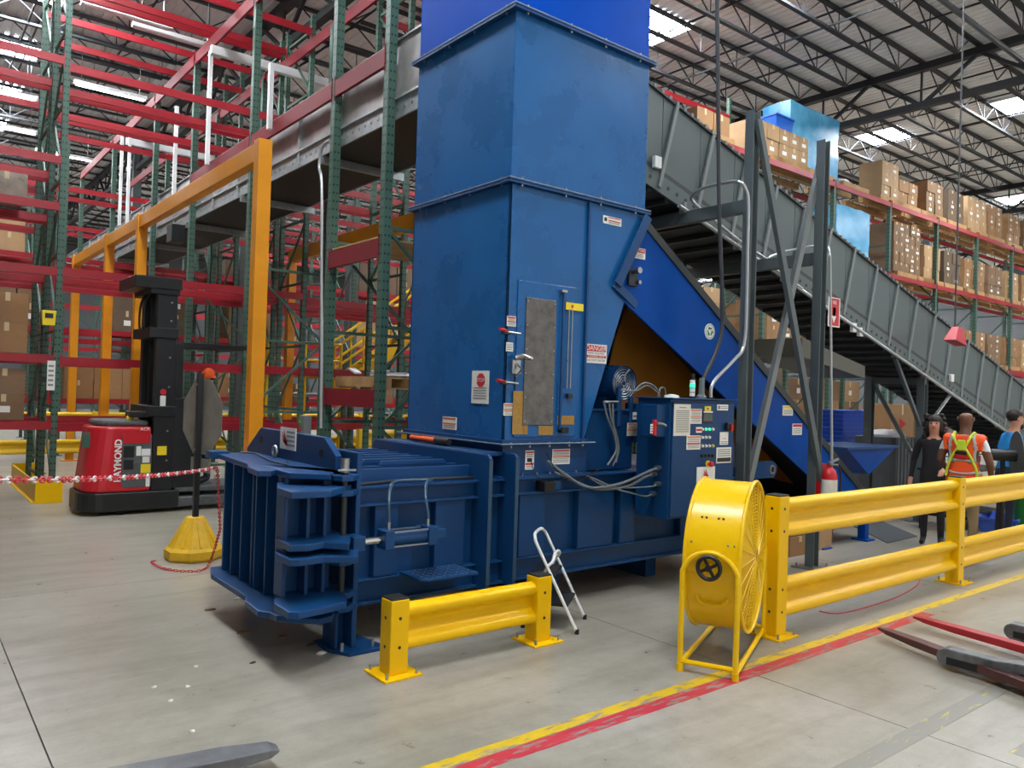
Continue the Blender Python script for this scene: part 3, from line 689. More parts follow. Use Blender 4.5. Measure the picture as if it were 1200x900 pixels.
# loading hopper at the low end
lp0, lp1, lp2 = PY(993, 527, 5.5), PY(1050, 527, 5.5), PY(1018, 556, 5.5)
m = MB(); x0, x1, zt_ = lp0.x, lp1.x, lp0.z
m.add([(x0, 5.5, zt_), (x1, 5.5, zt_), (lp2.x, 5.5, lp2.z), (x0, 6.3, zt_), (x1, 6.3, zt_), (lp2.x, 6.3, lp2.z)], [(0,2,1),(3,4,5),(0,3,5,2),(1,2,5,4)])
m.build('loading_hopper', 'infeed_blue', IN); MB().bx(x0-.05, x1+.08, 5.47, 6.33, zt_, zt_+.03).build('hopper_rim', 'baler_blue', IN, bevel=.003)
# drive shaft stub and stickers on the side plate
p = PY(740, 318, IY0); MB().cyl((p.x, IY0-.11, p.z), (p.x, IY0, p.z), .03, 12).build('shaft_stub', 'steel', IN, smooth=True)
MB().bx(p.x-.06, p.x+.06, IY0-.03, IY0, p.z-.14, p.z+.02).build('bearing_block', 'dark_steel', IN, bevel=.006)
MB().cyl((p.x+.06, IY0-.06, p.z-.1), (p.x+.06, IY0, p.z-.1), .02, 8).build('grease_fitting', 'steel', IN, smooth=True)
stf(740, 289, 755.5, 304.5, IY0, IN, name='caution_sign', bands=[(.56,.95,'ink_red')], texts=[('CAUTION', .5, .75, .032, 'white', 1.0)], lines=[(.15,.85,.08,.48,3)])
stf(917, 475, 928.5, 487, IY0, IN, name='warning_label', bands=[(.7,.94,'sticker_yellow')], lines=[(.1,.9,.1,.6,3)])
stf(928.5, 496.5, 939, 509.5, IY0, IN, name='warning_label', bands=[(.72,.94,'ink_red')], lines=[(.1,.9,.1,.62,3)])
stf(950, 510, 954.5, 521, IY0, IN, name='warning_label', lines=[(.1,.9,.1,.9,3)])
c = PY(831.5, 388.5, IY0); R_ = .082
rd = MB().cyl((c.x, IY0, c.z), (c.x, IY0-.004, c.z), R_, 28).build('recycling_decal', 'white', IN)
MB().lathe([(R_*.80, 0), (R_*.86, 0), (R_*.86, .002), (R_*.80, .002)], (c.x, IY0-.004, c.z), (0,-1,0), 28, cap=False).build('decal_ring', 'ink_green', rd)
rc = MB()
for i in range(3):
    a = math.radians(90+120*i); 
    def rp(r, t): return Vector((c.x+r*R_*math.cos(t), IY0-.0065, c.z+r*R_*math.sin(t)))
    a1 = a-math.radians(44); a2 = a+math.radians(22)
    rc.add([rp(.62, a2), rp(.32, a2+.05), rp(.32, a1), rp(.62, a1)], [(0,1,2,3)]); rc.add([rp(.74, a2-.08), rp(.46, a2+.62), rp(.2, a2-.0)], [(0,1,2)])
rc.build('recycling_arrows', 'ink_green', rd)
# ------------------------------------------------------------------ control cabinet
CY = 4.45
c0, c1 = PY(788, 475, CY), PY(861.5, 475, CY); cz0, cz1 = .72, PY(800, 468, CY).z
CB = thing('control_cabinet', 'blue electrical control cabinet with buttons and wing logo', 'cabinet', ((c0.x+c1.x)/2, CY+.2, 0))
cx0, cx1 = c0.x, c1.x
MB().bx(cx0, cx1, CY+.02, CY+.40, cz0, cz1).build('body', 'cabinet_blue', CB, bevel=.006)
cdoor = MB().bx(cx0+.015, cx1-.01, CY, CY+.02, cz0+.02, cz1-.025).build('door', 'cabinet_blue', CB, bevel=.006)
MB().bx(cx0-.02, cx1+.02, CY-.02, CY+.42, cz1, cz1+.012).build('rain_lip', 'cabinet_blue', CB, bevel=.003)
for (xx) in (cx0+.1, cx1-.15): MB().bx(xx, xx+.06, CY+.40, CY+.60, cz0+.1, cz0+.2).build('mounting_arm', 'baler_blue', CB)
MB().bx(cx0+.1, cx0+.18, CY+.40, 5.02, .95, 1.05).build('mounting_arm', 'baler_blue', CB); MB().bx(cx1-.2, cx1-.12, CY+.40, 5.02, .95, 1.05).build('mounting_arm', 'baler_blue', CB)
FYC = CY-.001
stf(790, 473.5, 808, 510.5, FYC, cdoor, base='paper', name='notice_sheet', lines=[(.1,.9,.1,.82,12),(.3,.7,.86,.93,1)])
stf(808.8, 479, 821.5, 496.5, FYC, cdoor, name='warning_label', bands=[(.86,.95,'ink_orange'),(.42,.5,'ink_orange')], lines=[(.08,.92,.08,.4,3),(.08,.92,.54,.82,3)])
stf(804.5, 510.5, 820, 526.5, FYC, cdoor, name='warning_label', bands=[(.85,.95,'ink_orange'),(.38,.48,'ink_red')], lines=[(.08,.92,.08,.36,3),(.08,.92,.52,.82,3)])
stf(815.5, 500.5, 822, 507, FYC, cdoor, name='warning_label', bands=[(.3,.7,'ink_red')])
stf(825.5, 476, 832.5, 481.5, FYC, cdoor, base='sticker_yellow', name='yellow_tag', bands=[(.4,.6,.3,.7,'ink_black')])
stf(823.5, 481.5, 834.5, 495.5, FYC, cdoor, base='black_plastic', name='touch_screen', bands=[(.86,.98,'white'),(.15,.78,'truck_grey')])
stf(840, 474, 852.5, 481, FYC, cdoor, name='warning_label', lines=[(.35,.95,.2,.8,2)], bands=[(.08,.28,.2,.8,'ink_grey')])
stf(843.5, 506.5, 852.5, 521, FYC, cdoor, name='warning_label', texts=[('Power', .5, .5, .022, 'ink_red', 1.0)], lines=[(.1,.9,.05,.3,2)])
stf(839.5, 524.5, 856, 542, FYC, cdoor, name='warning_label', bands=[(.08,.34,'ink_black')], lines=[(.08,.92,.4,.92,4)])
lg = stf(816.5, 547.5, 836.5, 577, FYC, cdoor, name='logo_sticker', label='white sticker with a red wing logo')
wing(lg, PY(827, 558, FYC-.006), UX, UZ, .115)
for r, (yy, n, mm) in enumerate(((503, 4, 'white'), (512.5, 3, 'white'), (522.5, 4, 'white'), (534, 4, 'black_plastic'))):
    for i in range(n):
        p = PY(822.5+i*4.1, yy, CY)
        b_ = MB().cyl((p.x, CY-.006, p.z), (p.x, CY, p.z), .017, 10).build('button_bezel', 'steel' if mm == 'white' else mm, cdoor)
        MB().cyl((p.x, CY-.018, p.z), (p.x, CY-.006, p.z), .011, 10).build('push_button', 'led_green' if (r == 0 and i in (1, 2)) else ('sticker_yellow' if (r == 2 and i == 3) else mm), b_)
p = PY(829, 543.5, CY); es = MB().cyl((p.x, CY-.01, p.z), (p.x, CY, p.z), .03, 14).build('emergency_stop', 'sticker_yellow', cdoor)
MB().lathe([(.014, 0), (.014, .02), (.026, .025), (.024, .045), (.01, .05)], (p.x, CY-.01, p.z), (0,-1,0), 14).build('stop_button', 'red_plastic', es, smooth=True)
p = PY(851.5, 501, CY); MB().bx(p.x-.03, p.x+.03, CY-.035, CY, p.z-.03, p.z+.05).build('rotary_disconnect', 'black_plastic', cdoor, bevel=.01); MB().bx(p.x+.012, p.x+.035, CY-.05, CY-.03, p.z-.03, p.z+.03).build('disconnect_handle', 'red_plastic', cdoor)
# side box with red-handled isolator
b0 = MB().bx(cx0-.13, cx0, CY+.06, CY+.24, PY(760, 512, CY+.1).z, PY(760, 474, CY+.1).z).build('side_box', 'cabinet_blue', CB, bevel=.006)
p = PY(766, 500, CY+.06); MB().bx(p.x-.02, p.x+.008, CY+.03, CY+.06, p.z-.075, p.z+.06).build('isolator', 'red_plastic', b0, bevel=.004)
MB().tube([(p.x, CY+.02, p.z+.03), (p.x+.05, CY+.0, p.z+.025), (p.x+.08, CY-.01, p.z+.01)], .012, 8).build('isolator_lock', 'steel', b0, smooth=True)
stf(762, 497, 766, 508, CY+.055, b0, name='warning_label', lines=[(.1,.9,.1,.9,3)])
# stack light
p = PY(811, 468, CY+.25); base = Vector((p.x, CY+.25, cz1))
zz = cz1+.01
for nm, m_, h in (('stack_base', 'black_plastic', .02), ('stack_segment', 'white', .034), ('stack_segment', 'black_plastic', .006), ('stack_segment', 'white', .034), ('stack_segment', 'black_plastic', .006), ('stack_segment', 'led_green', .04), ('stack_segment', 'white', .034), ('stack_cap', 'black_plastic', .06)):
    MB().cyl((base.x, base.y, zz), (base.x, base.y, zz+h), .026 if nm != 'stack_cap' else .02, 14).build(nm, m_, CB, smooth=True); zz += h
MB().lathe([(.07, 0), (.065, .02), (.02, .03)], (PY(787, 468, CY+.2).x, CY+.2, cz1+.012), n=16).build('beacon_dome', 'white', CB, smooth=True)
# cable glands and hoses on the left side of the cabinet
for i, zz in enumerate((1.16, 1.10, 1.02, .93)):
    MB().cyl((cx0-.05, CY+.12+.05*(i % 2), zz), (cx0, CY+.12+.05*(i % 2), zz), .024, 10).build('cable_gland', 'steel', CB, smooth=True)
for i, (z0, pts) in enumerate(((1.16, [(-.3, 4.75, 1.02), (-.6, 4.85, .99), (-.85, 4.9, 1.12), (-1.0, 4.93, 1.22)]), (1.10, [(-.25, 4.74, .99), (-.5, 4.85, .97), (-.75, 4.92, 1.06), (-.9, 4.96, 1.12)]), (1.02, [(-.3, 4.8, .98), (-.5, 4.9, 1.06), (-.6, 4.98, 1.1)]), (.93, [(-.2, 4.8, .94), (-.4, 4.9, 1.0), (-.55, 4.97, 1.1)]))):
    y0 = CY+.12+.05*(i % 2)
    MB().tube(smooth_path([(cx0-.04, y0, z0), (cx0-.1, y0+.02, z0-.02)]+[(cx0+p_[0], p_[1], p_[2]) for p_ in pts]), .012 if i < 2 else .007, 8).build('cable_hose', 'hose_grey', CB, smooth=True)
# thin control wires in front of the base box
for pts in ([(622, 540), (628, 556), (640, 565), (655, 563), (690, 556), (705, 548)], [(640, 530), (650, 548), (664, 560), (680, 563), (700, 552)]):
    MB().tube(smooth_path([PY(x, y, 4.90) for x, y in pts]), .004, 6).build('control_wire', 'black_rubber', CB, smooth=True)
p = PY(642, 570, 4.9); jb = MB().bx(p.x-.06, p.x+.06, 4.87, 4.99, p.z-.04, p.z+.04).build('junction_box', 'black_plastic', CB, bevel=.004)
MB().bx(p.x+.06, p.x+.14, 4.89, 4.99, p.z-.035, p.z+.035).build('sensor_box', 'cabinet_blue', CB, bevel=.004)

# ------------------------------------------------------------------ hydraulic power unit
HP = thing('hydraulic_power_unit', 'dark blue hydraulic power unit with fan motor beside the hopper', 'power unit', (5.4, 5.35, 1.09))
MB().bx(4.90, 5.52, 5.08, 5.7, 1.1, 1.64).build('oil_tank', 'baler_blue', HP, bevel=.008)
MB().bx(4.88, 5.54, 5.06, 5.72, 1.64, 1.66).build('tank_lid', 'baler_blue', HP, bevel=.003)
MB().bx(5.53, 5.64, 5.04, 5.2, 1.35, 1.72).build('valve_block', 'baler_blue', HP, bevel=.006)
mc = PY(731, 449, 5.12); mr = .165
mo = MB().lathe([(.05, .52), (.14, .50), (mr, .46), (mr, .06), (mr-.01, .02)], (mc.x, 5.12, mc.z), (0, 1, 0), 26).build('motor', 'baler_blue', HP, smooth=True)
for i in range(14):
    t = 2*PI*i/14; MB().bar((mc.x+mr*math.cos(t), 5.22, mc.z+mr*math.sin(t)), (mc.x+mr*math.cos(t), 5.56, mc.z+mr*math.sin(t)), .012, .02).build('cooling_fin', 'baler_blue', mo)
MB().lathe([(mr*.97, -.0), (mr, -.015), (mr, .05), (mr*.9, .05)], (mc.x, 5.12, mc.z), (0,1,0), 26, cap=False).build('fan_cowl', 'baler_blue', mo, smooth=True)
MB().cyl((mc.x, 5.16, mc.z), (mc.x, 5.18, mc.z), mr*.95, 24).build('cowl_back', 'black_plastic', mo)
gr = MB()
for r in (.03, .055, .08, .105, .13, .152): gr.tube([Vector((mc.x+r*math.cos(t), 5.118, mc.z+r*math.sin(t))) for t in [2*PI*i/20 for i in range(20)]], .0035, 4, closed=True)
for i in range(4):
    t = PI/4*(2*i+1)+.3; gr.tube(smooth_path([(mc.x+.02*math.cos(t), 5.116, mc.z+.02*math.sin(t)), (mc.x+.08*math.cos(t+.35), 5.114, mc.z+.08*math.sin(t+.35)), (mc.x+.15*math.cos(t), 5.116, mc.z+.15*math.sin(t))], 4), .005, 5)
gr.build('fan_grille', 'steel', mo, smooth=True)
MB().bx(mc.x-.12, mc.x+.12, 5.25, 5.5, 1.66, mc.z-.14).build('motor_mount', 'baler_blue', HP, bevel=.006)
for (px_, py_, h) in ((727, 455, .1), (741, 465, .16)):
    p = PY(px_, 470, 5.06); MB().cyl((p.x, 5.08, 1.5), (p.x, 5.08, PY(px_, py_, 5.06).z), .028, 12).build('valve_body', 'baler_blue', HP, smooth=True)
for pts in ([(728, 457), (745, 458), (758, 452), (770, 460), (774, 468)], [(742, 460), (752, 450), (762, 450), (770, 457), (771, 468)], [(771, 466), (774, 455), (779, 456), (780, 468)], [(708, 473), (712, 490), (720, 510), (722, 528), (712, 545)], [(714, 473), (716, 490), (722, 508), (725, 528), (718, 546)], [(718, 473), (719, 500), (723, 525), (722, 542)]):
    MB().tube(smooth_path([PY(x, y, 4.98) for x, y in pts]), .009, 8).build('hydraulic_hose', 'hose_grey', HP, smooth=True)
stf(735, 495.5, 745.5, 510.5, 5.03, HP, base='paper', name='warning_label', bands=[(.86,.96,'ink_orange'),(.4,.5,'ink_orange')], lines=[(.1,.9,.05,.38,3),(.1,.9,.54,.82,3)])
stf(741.5, 483, 745.5, 491.5, 5.03, HP, name='warning_label', bands=[(.4,.55,'ink_black')])
MB().tube([PY(707, 471, 5.0), PY(724, 471, 5.0)], .012, 8).build('manifold_pipe', 'steel', HP, smooth=True)

# ------------------------------------------------------------------ inclined grey conveyor on steel columns
GC = thing('inclined_conveyor', 'long grey inclined overhead conveyor descending to the right', 'conveyor', (9.5, 5.85, 0))
GY0, GY1 = 5.4, 6.32
gx0, gx1 = 5.56, 20.0
sl_ = -.27
def zt(x): return 4.94+sl_*(x-6)
def zb(x): return 3.93+sl_*(x-6)
cell = .62
xs = []
x = gx0
while x < gx1-.01: xs.append(x); x += cell
for i, x in enumerate(xs):
    x2 = min(x+cell, gx1)
    for y0, y1 in ((GY0, GY0+.012), (GY1-.012, GY1)):
        MB().prism([(x+.004, zt(x)), (x2-.004, zt(x2)), (x2-.004, zb(x2)+.24), (x+.004, zb(x)+.24)], 'y', y0, y1).build('side_panel', 'conv_grey', GC, bevel=.002)
    if i:
        MB().bar((x-.05, GY0-.018, zb(x)+.06), (x+.20, GY0-.018, zt(x+.20)+.01), .045, .028, up=(0,1,0)).build('panel_strap', 'conv_strap', GC, bevel=.002)
for y in (GY0, GY1):
    s = -1 if y == GY0 else 1
    MB().prism([(gx0, zb(gx0)+.19), (gx1, zb(gx1)+.19), (gx1, zb(gx1)+.24), (gx0, zb(gx0)+.24)], 'y', y-.012, y+.012).build('bed_groove', 'conv_dark', GC)
    MB().prism([(gx0, zb(gx0)), (gx1, zb(gx1)), (gx1, zb(gx1)+.19), (gx0, zb(gx0)+.19)], 'y', y-.015, y+.015).build('bed_rail', 'conv_grey', GC, bevel=.003)
    MB().prism([(gx0, zt(gx0)), (gx1, zt(gx1)), (gx1, zt(gx1)+.03), (gx0, zt(gx0)+.03)], 'y', y-.025, y+.025).build('top_edge', 'conv_dark', GC)
rv = MB()
x = gx0+.1
while x < gx1: rv.bx(x-.02, x+.02, GY0-.03, GY0, zt(x)+.01, zt(x)+.05); x += .12
rv.build('edge_rivets', 'conv_strap', GC)['kind'] = 'stuff'
MB().prism([(gx0, zb(gx0)+.02), (gx1, zb(gx1)+.02), (gx1, zb(gx1)+.05), (gx0, zb(gx0)+.05)], 'y', GY0+.02, GY1-.02).build('under_pan', 'conv_dark', GC)
x = gx0+.2; i = 0
slm = MB().bx(-.035, .035, 0, GY1-GY0-.06, -.02, .02).mesh('pan_slat'); slm.materials.append(MATS['conv_dark'])
while x < gx1:
    inst('pan_slat', slm, GC, (x-9.5, GY0+.03-5.85, zb(x)-.005)); x += .28
ro = MB(); x = gx0+.3
while x < gx1: ro.cyl((x, GY0-.02, zb(x)+.10), (x, GY0-.014, zb(x)+.10), .022, 8); x += .14
ro.build('roller_ends', 'dark_steel', GC)['kind'] = 'stuff'
MB().tube([(6.4, GY0-.06, zb(6.4)-.03), (gx1, GY0-.06, zb(gx1)-.03)], .022, 8).build('conduit', 'conduit', GC, smooth=True)
x = 6.5
while x < 19: MB().bx(x-.02, x+.02, GY0-.07, GY0-.0, zb(x)-.06, zb(x)+.05).build('conduit_clip', 'conv_strap', GC); x += .95
# supporting columns, cross arms and braces
def ibeam(x, y, z0, z1, w=.11, d=.10, t=.012):
    m = MB().bx(x-w/2, x-w/2+t, y-d/2, y+d/2, z0, z1); m.bx(x+w/2-t, x+w/2, y-d/2, y+d/2, z0, z1); m.bx(x-w/2+t, x+w/2-t, y-t/2, y+t/2, z0, z1); return m
KX1, KX2, KY = 6.54, 7.83, 4.56
for kx in (KX1, KX2):
    ibeam(kx, KY, .012, 4.61).build('column', 'col_grey', GC, bevel=.002)
    bp = MB().bx(kx-.17, kx+.17, KY-.14, KY+.14, 0, .014).build('base_plate', 'steel', GC)
    for sx_ in (-.13, .13):
        for sy_ in (-.1, .1): MB().cyl((kx+sx_, KY+sy_, .014), (kx+sx_, KY+sy_, .05), .01, 6).build('anchor_bolt', 'steel', bp)
    za = zb(kx)-.16
    MB().bx(kx-.02, kx+.06, KY+.05, GY1+.1, za, za+.13).build('cross_arm', 'col_grey', GC, bevel=.003)
    ibeam(kx, GY1+.15, .0, za+.3).build('column', 'col_grey', GC, bevel=.002)
def brace(p, q): MB().bar(p, q, .075, .05, up=(0,1,0)).build('diagonal_brace', 'col_grey', GC, bevel=.002)
p, q = PY(888, 140, KY-.06), PY(967, 590, KY-.06); brace(p, q)
p, q = PY(966, 170, KY+.06), PY(873, 585, KY+.06); MB().bar(p, q, .075, .05, up=(0,1,0)).build('diagonal_brace', 'conv_strap', GC, bevel=.002)
for (kx) in (12.35,):
    for y in (GY0+.05, GY1-.05):
        ibeam(kx, y, .0, zb(kx), .12, .12).build('column', 'col_grey', GC, bevel=.002); MB().bx(kx-.16, kx+.16, y-.14, y+.14, 0, .014).build('base_plate', 'steel', GC)
    MB().bx(kx-.04, kx+.04, GY0, GY1, zb(kx)-.12, zb(kx)-.02).build('cross_arm', 'col_grey', GC)
    MB().bar((kx, GY0+.1, .9), (kx, GY1-.1, zb(kx)-.1), .05, .05).build('diagonal_brace', 'col_grey', GC)
    MB().bar((kx-.9, GY0+.05, zb(kx-.9)), (kx, GY0+.05, zb(kx)-.8), .05, .05).build('diagonal_brace', 'col_grey', GC)
    MB().bar((kx+.9, GY0-.0, zb(kx+.9)), (kx+.03, GY0+.0, zb(kx)-.8), .035, .035).build('diagonal_brace', 'conduit', GC)
# gear box panel hanging under the conveyor and small white boxes
p = PY(985, 385, 5.3); MB().prism([(p.x-.7, p.z-.16), (p.x+.9, p.z-.45), (p.x+.9, p.z-.62), (p.x-.7, p.z-.40)], 'y', 5.42, 6.2).build('motor_guard', 'guard_olive', GC, bevel=.004)
for (x, y) in ((1001, 384), (1009, 389), (1116, 443), (771, 190)):
    p = PY(x, y, GY0-.05); MB().bx(p.x-.05, p.x+.05, GY0-.06, GY0-.015, p.z-.06, p.z+.06).build('sensor_box', 'white_paint', GC, bevel=.004)
# electrical conduits that loop round the first column
b1 = [PY(x, y, 4.47) for x, y in ((833, 466), (836, 448), (860, 422), (872, 404))]
z4 = zb(6.5)-.05
pts = b1+[PY(875, 350, 4.47), PY(876, 290, 4.47), PY(877, 240, 4.47), PY(874, 222, 4.47), PY(866, 213, 4.5), PY(850, 214, 4.7), PY(825, 220, 5.0), PY(812, 228, 5.2), PY(812, 236, 5.25), PY(830, 252, 5.25), PY(872, 286, 5.25), PY(912, 312, 5.25)]
cdt = tag(MB().tube(smooth_path(pts, 5), .016, 8).build('electrical_conduit', 'conduit', smooth=True), 'silver electrical conduit rising from the cabinet along the first grey column', 'conduit')
pts = [PY(x, y, 4.47) for x, y in ((975, 570), (974, 430), (973, 320), (972, 298))]+[PY(968, 288, 4.6), PY(955, 288, 5.0), PY(915, 296, 5.25), PY(898, 306, 5.28), PY(912, 318, 5.28), PY(940, 338, 5.28)]
tag(MB().tube(smooth_path(pts, 5), .014, 8).build('electrical_conduit', 'conduit', smooth=True), 'thin silver conduit running up the second grey column', 'conduit')
hs = smooth_path([PY(822, 465, 4.75), PY(824, 445, 4.75), PY(838, 415, 4.75), PY(846, 385, 4.75), PY(846, 340, 4.75), PY(843, 250, 4.75), PY(842, 150, 4.75), PY(841, 60, 4.75), PY(840, -60, 4.75)], 6)
hs = [Vector((p_.x, 4.75, p_.z)) for p_ in hs]+[Vector((hs[-1].x, 4.75, 9.5))]
dc = thing('drop_cable', 'thick grey cable dropping from the roof to the control cabinet', 'cable', hs[0])
MB().tube(hs, .02, 8).build('cable', 'pipe_dark', dc, smooth=True)
MB().lathe([(.05, 0), (.05, .02), (.03, .04), (.026, .2)], (hs[0].x, 4.75, cz1+.01), n=12).build('gland', 'hose_grey', dc, smooth=True)
# fire sign on second column
fs_ = thing('fire_sign', 'red sign with white arrow on the second grey column', 'sign', PY(977, 366, 4.48))
f = sticker(fs_, PY(977, 366, 4.48), UX, PY(984, 366, 4.48).x-PY(970.5, 366, 4.48).x, PY(977, 348.5, 4.48).z-PY(977, 383, 4.48).z, base='white', bands=[(.08,.92,.04,.97,'ink_red'),(.38,.62,.34,.66,'white')], texts=[('FIRE', .5, .82, .055, 'white', .8)], name='sign_plate')
c = PY(977, 374, 4.472); MB().add([(c.x-.045, 4.470, c.z+.035), (c.x, 4.470, c.z-.045), (c.x+.045, 4.470, c.z+.035)], [(0,1,2)]).build('arrow_head', 'white', f)
# fire extinguisher at the foot of second column
ep = PY(972, 560, 4.42); ex = thing('fire_extinguisher', 'red fire extinguisher hanging on the second grey column', 'extinguisher', (ep.x, 4.42, .75))
MB().lathe([(.06, .60), (.075, .62), (.08, .68), (.08, 1.0), (.06, 1.06), (.025, 1.09), (.025, 1.13)], (ep.x, 4.42, 0), n=16).build('cylinder', 'red_plastic', ex, smooth=True)
MB().cyl((ep.x, 4.42, .80), (ep.x, 4.42, .96), .082, 16).build('label_band', 'paper', ex, smooth=True)
MB().bar((ep.x-.05, 4.40, 1.14), (ep.x+.09, 4.38, 1.18), .03, .02).build('lever', 'steel', ex); MB().bar((ep.x-.03, 4.40, 1.12), (ep.x+.08, 4.38, 1.12), .03, .015).build('handle', 'steel', ex)
MB().tube(smooth_path([(ep.x+.03, 4.40, 1.11), (ep.x+.12, 4.37, 1.06), (ep.x+.12, 4.36, .85), (ep.x+.10, 4.36, .70)]), .012, 8).build('hose', 'black_rubber', ex, smooth=True)
MB().bx(ep.x-.06, ep.x+.06, 4.49, 4.54, .62, 1.12).build('bracket', 'red_plastic', ex)
# red hooded lamp and white ceiling fan-shaped fixture near the low part of the conveyor
p = PY(1128, 392, 4.9); rl = thing('hooded_lamp', 'red hooded box lamp above the low end of the conveyor', 'lamp', (p.x, 5.0, p.z))
m = MB(); w, h = .42, .40
h = .24; m.add([(p.x-.2, 4.91, p.z-h/2+.03), (p.x+.2, 4.91, p.z-h/2-.04), (p.x+.2, 5.09, p.z-h/2-.04), (p.x-.2, 5.09, p.z-h/2+.03), (p.x-.02, 4.95, p.z+h/2), (p.x+.17, 4.95, p.z+h/2-.02), (p.x+.17, 5.05, p.z+h/2-.02), (p.x-.02, 5.05, p.z+h/2)], [(0,3,2,1),(4,5,6,7),(0,1,5,4),(1,2,6,5),(2,3,7,6),(3,0,4,7)])
mat('hood_red', '#b42c3a', .5); m.build('hood', 'hood_red', rl, bevel=.01)
MB().cyl((p.x+.1, 5.05, p.z+h/2-.05), (p.x+.1, 5.05, 9.3), .012, 6).build('drop_rod', 'pipe_dark', rl)
# ------------------------------------------------------------------ pallet racks
MC = {}
def beam_mesh(L, m, h=.115):
    k = ('b', round(L, 2), m, h)
    if k not in MC:
        q = MB().prism([(0, 0), (.042, 0), (.042, h-.035), (.03, h-.03), (.03, h), (0, h)], 'x', .04, L-.04)
        q.bx(.035, .045, -.004, .05, -.05, h+.05); q.bx(L-.045, L-.035, -.004, .05, -.05, h+.05)
        MC[k] = q.mesh('beam'); MC[k].materials.append(MATS[m])
    return MC[k]
def upright_mesh(H, w=.078, perf=True):
    k = ('u', round(H, 2), w, perf)
    if k not in MC:
        q = MB().bx(-w/2, w/2, -w/2, w/2, .01, H); q.bx(-.1, .1, -.08, .08, 0, .012)
        MC[k] = q.mesh('upright'); MC[k].materials.append(MATS['rack_green_perf' if perf else 'rack_green'])
    return MC[k]
def brace_mesh(H, D, step=1.1):
    k = ('br', round(H, 2), round(D, 2))
    if k not in MC:
        q = MB(); z = .25; i = 0
        while z+step < H:
            q.bar((0, .04, z), (0, D-.04, z), .03, .04); a, b = (.04, D-.04) if i % 2 == 0 else (D-.04, .04)
            q.bar((0, a, z+.03), (0, b, z+step-.03), .028, .035); z += step; i += 1
        q.bar((0, .04, z), (0, D-.04, z), .03, .04)
        MC[k] = q.mesh('bracing'); MC[k].materials.append(MATS['rack_green'])
    return MC[k]
def rack(label, origin, xs, D, H, levels, rz=0., m='rack_red', name='pallet_rack', backs=True, w=.078, h=.115, deck=None, Hs=None, group=None, hbr=None):
    # local x along the row, local y to the back; levels: one list of heights per bay (beam tops)
    r = local(name, label, 'rack', group)
    for i, x in enumerate(xs):
        HH = Hs[i] if Hs else H
        inst('upright', upright_mesh(HH, w), r, (x, 0, 0)); inst('upright', upright_mesh(HH, w), r, (x, D, 0)); inst('bracing', brace_mesh(min(HH, hbr or 99), D), r, (x, 0, 0))
    for i in range(len(xs)-1):
        L = xs[i+1]-xs[i]
        for z in levels[i]:
            inst('beam', beam_mesh(L, m, h), r, (xs[i], -.045-w/2+.04, z-h))
            if backs: inst('beam', beam_mesh(L, m, h), r, (xs[i]+L, D+.045+w/2-.04, z-h), (0, 0, PI))
    place(r, origin, rz); return r
LX = [-1.58, 1.86, 5.56, 8.9, 12.3]
lev1 = [[1.15, 2.1, 3.35, 4.28, 4.95, 6.38], [1.12, 2.08, 3.36, 6.30, 7.95], [1.12, 2.08, 3.3, 5.3], [1.12, 2.08, 3.3, 5.3]]
rack('green and red double rack row crossing behind the truck, front half', (0, 12.85, 0), LX, 1.05, 8.2, lev1, Hs=[8.2, 8.2, 8.2, 5.6, 5.6])
rack('green and red double rack row crossing behind the truck, rear half', (0, 14.2, 0), LX, 1.05, 8.2, lev1, Hs=[8.2, 8.2, 8.2, 5.6, 5.6])
# dark red beam rack that carries the overhead conveyor
KYs = [7.6, 8.92, 11.75, 14.75, 17.45, 21.4, 25.6]
klev = [[1.76, 3.42, 5.52], [5.52, 7.72], [5.52, 7.72], [7.72], [7.72], [7.72]]
kr = rack('tall green rack with dark red beams carrying the overhead conveyor', (5.45, 0, 0), KYs, 1.25, 8.0, klev, rz=PI/2, m='rack_red_dark', h=.2, w=.10, hbr=4.6, Hs=[8.2, 8.2, 7.6, 7.6, 7.6, 7.6, 7.6])
# rack rows farther back
far = [[1.3, 2.9, 4.5, 6.1]]*8
FX = [-3.4+3.2*i for i in range(9)]
rack('far red and green rack row, first behind the double row', (0, 20.2, 0), FX, 1.05, 7.2, far, group=None)
rack('far red and green rack row, second behind the double row', (0, 25.4, 0), FX, 1.05, 7.2, far)
rack('far red and green rack row nearest the back wall', (0, 33.0, 0), [-3.4+3.2*i for i in range(10)], 1.05, 7.2, [[1.3, 2.9, 4.5, 6.1]]*9)
# upper storage beams seen through the roof void: tall rack row between the double row and the back
rack('tall empty rack row with high red beams behind the overhead conveyor', (0, 16.6, 0), [2.2, 5.65, 8.4, 11.5, 14.6], 1.05, 8.6, [[6.6, 8.0], [5.0, 6.6, 8.0], [5.0, 6.6, 8.0], [5.0, 6.6, 8.0]])
rack('empty rack row just behind the baler with high red beams', (0, 10.6, 0), [6.2, 8.9, 11.6, 14.3], 1.05, 8.4, [[3.0, 6.7, 8.0], [3.0, 6.7, 8.0], [3.0, 6.7, 8.0]])
# yellow end guard at the foot of the double row
eg = thing('rack_end_guard', 'yellow steel rack end guard on the floor at the aisle', 'guard', (1.7, 14, 0))
MB().bx(1.64, 1.67, 12.72, 15.4, .02, .30).build('guard_plate', 'rail_yellow', eg, bevel=.006); MB().bx(1.64, 1.98, 12.70, 12.73, .0, .32).build('guard_nose', 'rail_yellow', eg, bevel=.006)
MB().bx(1.64, 1.98, 15.4, 15.43, 0, .32).build('guard_nose', 'rail_yellow', eg, bevel=.006); MB().bx(1.6, 1.75, 12.74, 15.38, 0, .02).build('guard_foot', 'rail_yellow', eg)
eg2 = copy_tree(eg); eg2.location = (1.7-.35, 20.9, 0); tag(eg2, 'yellow rack end guard far down the left aisle', 'guard')
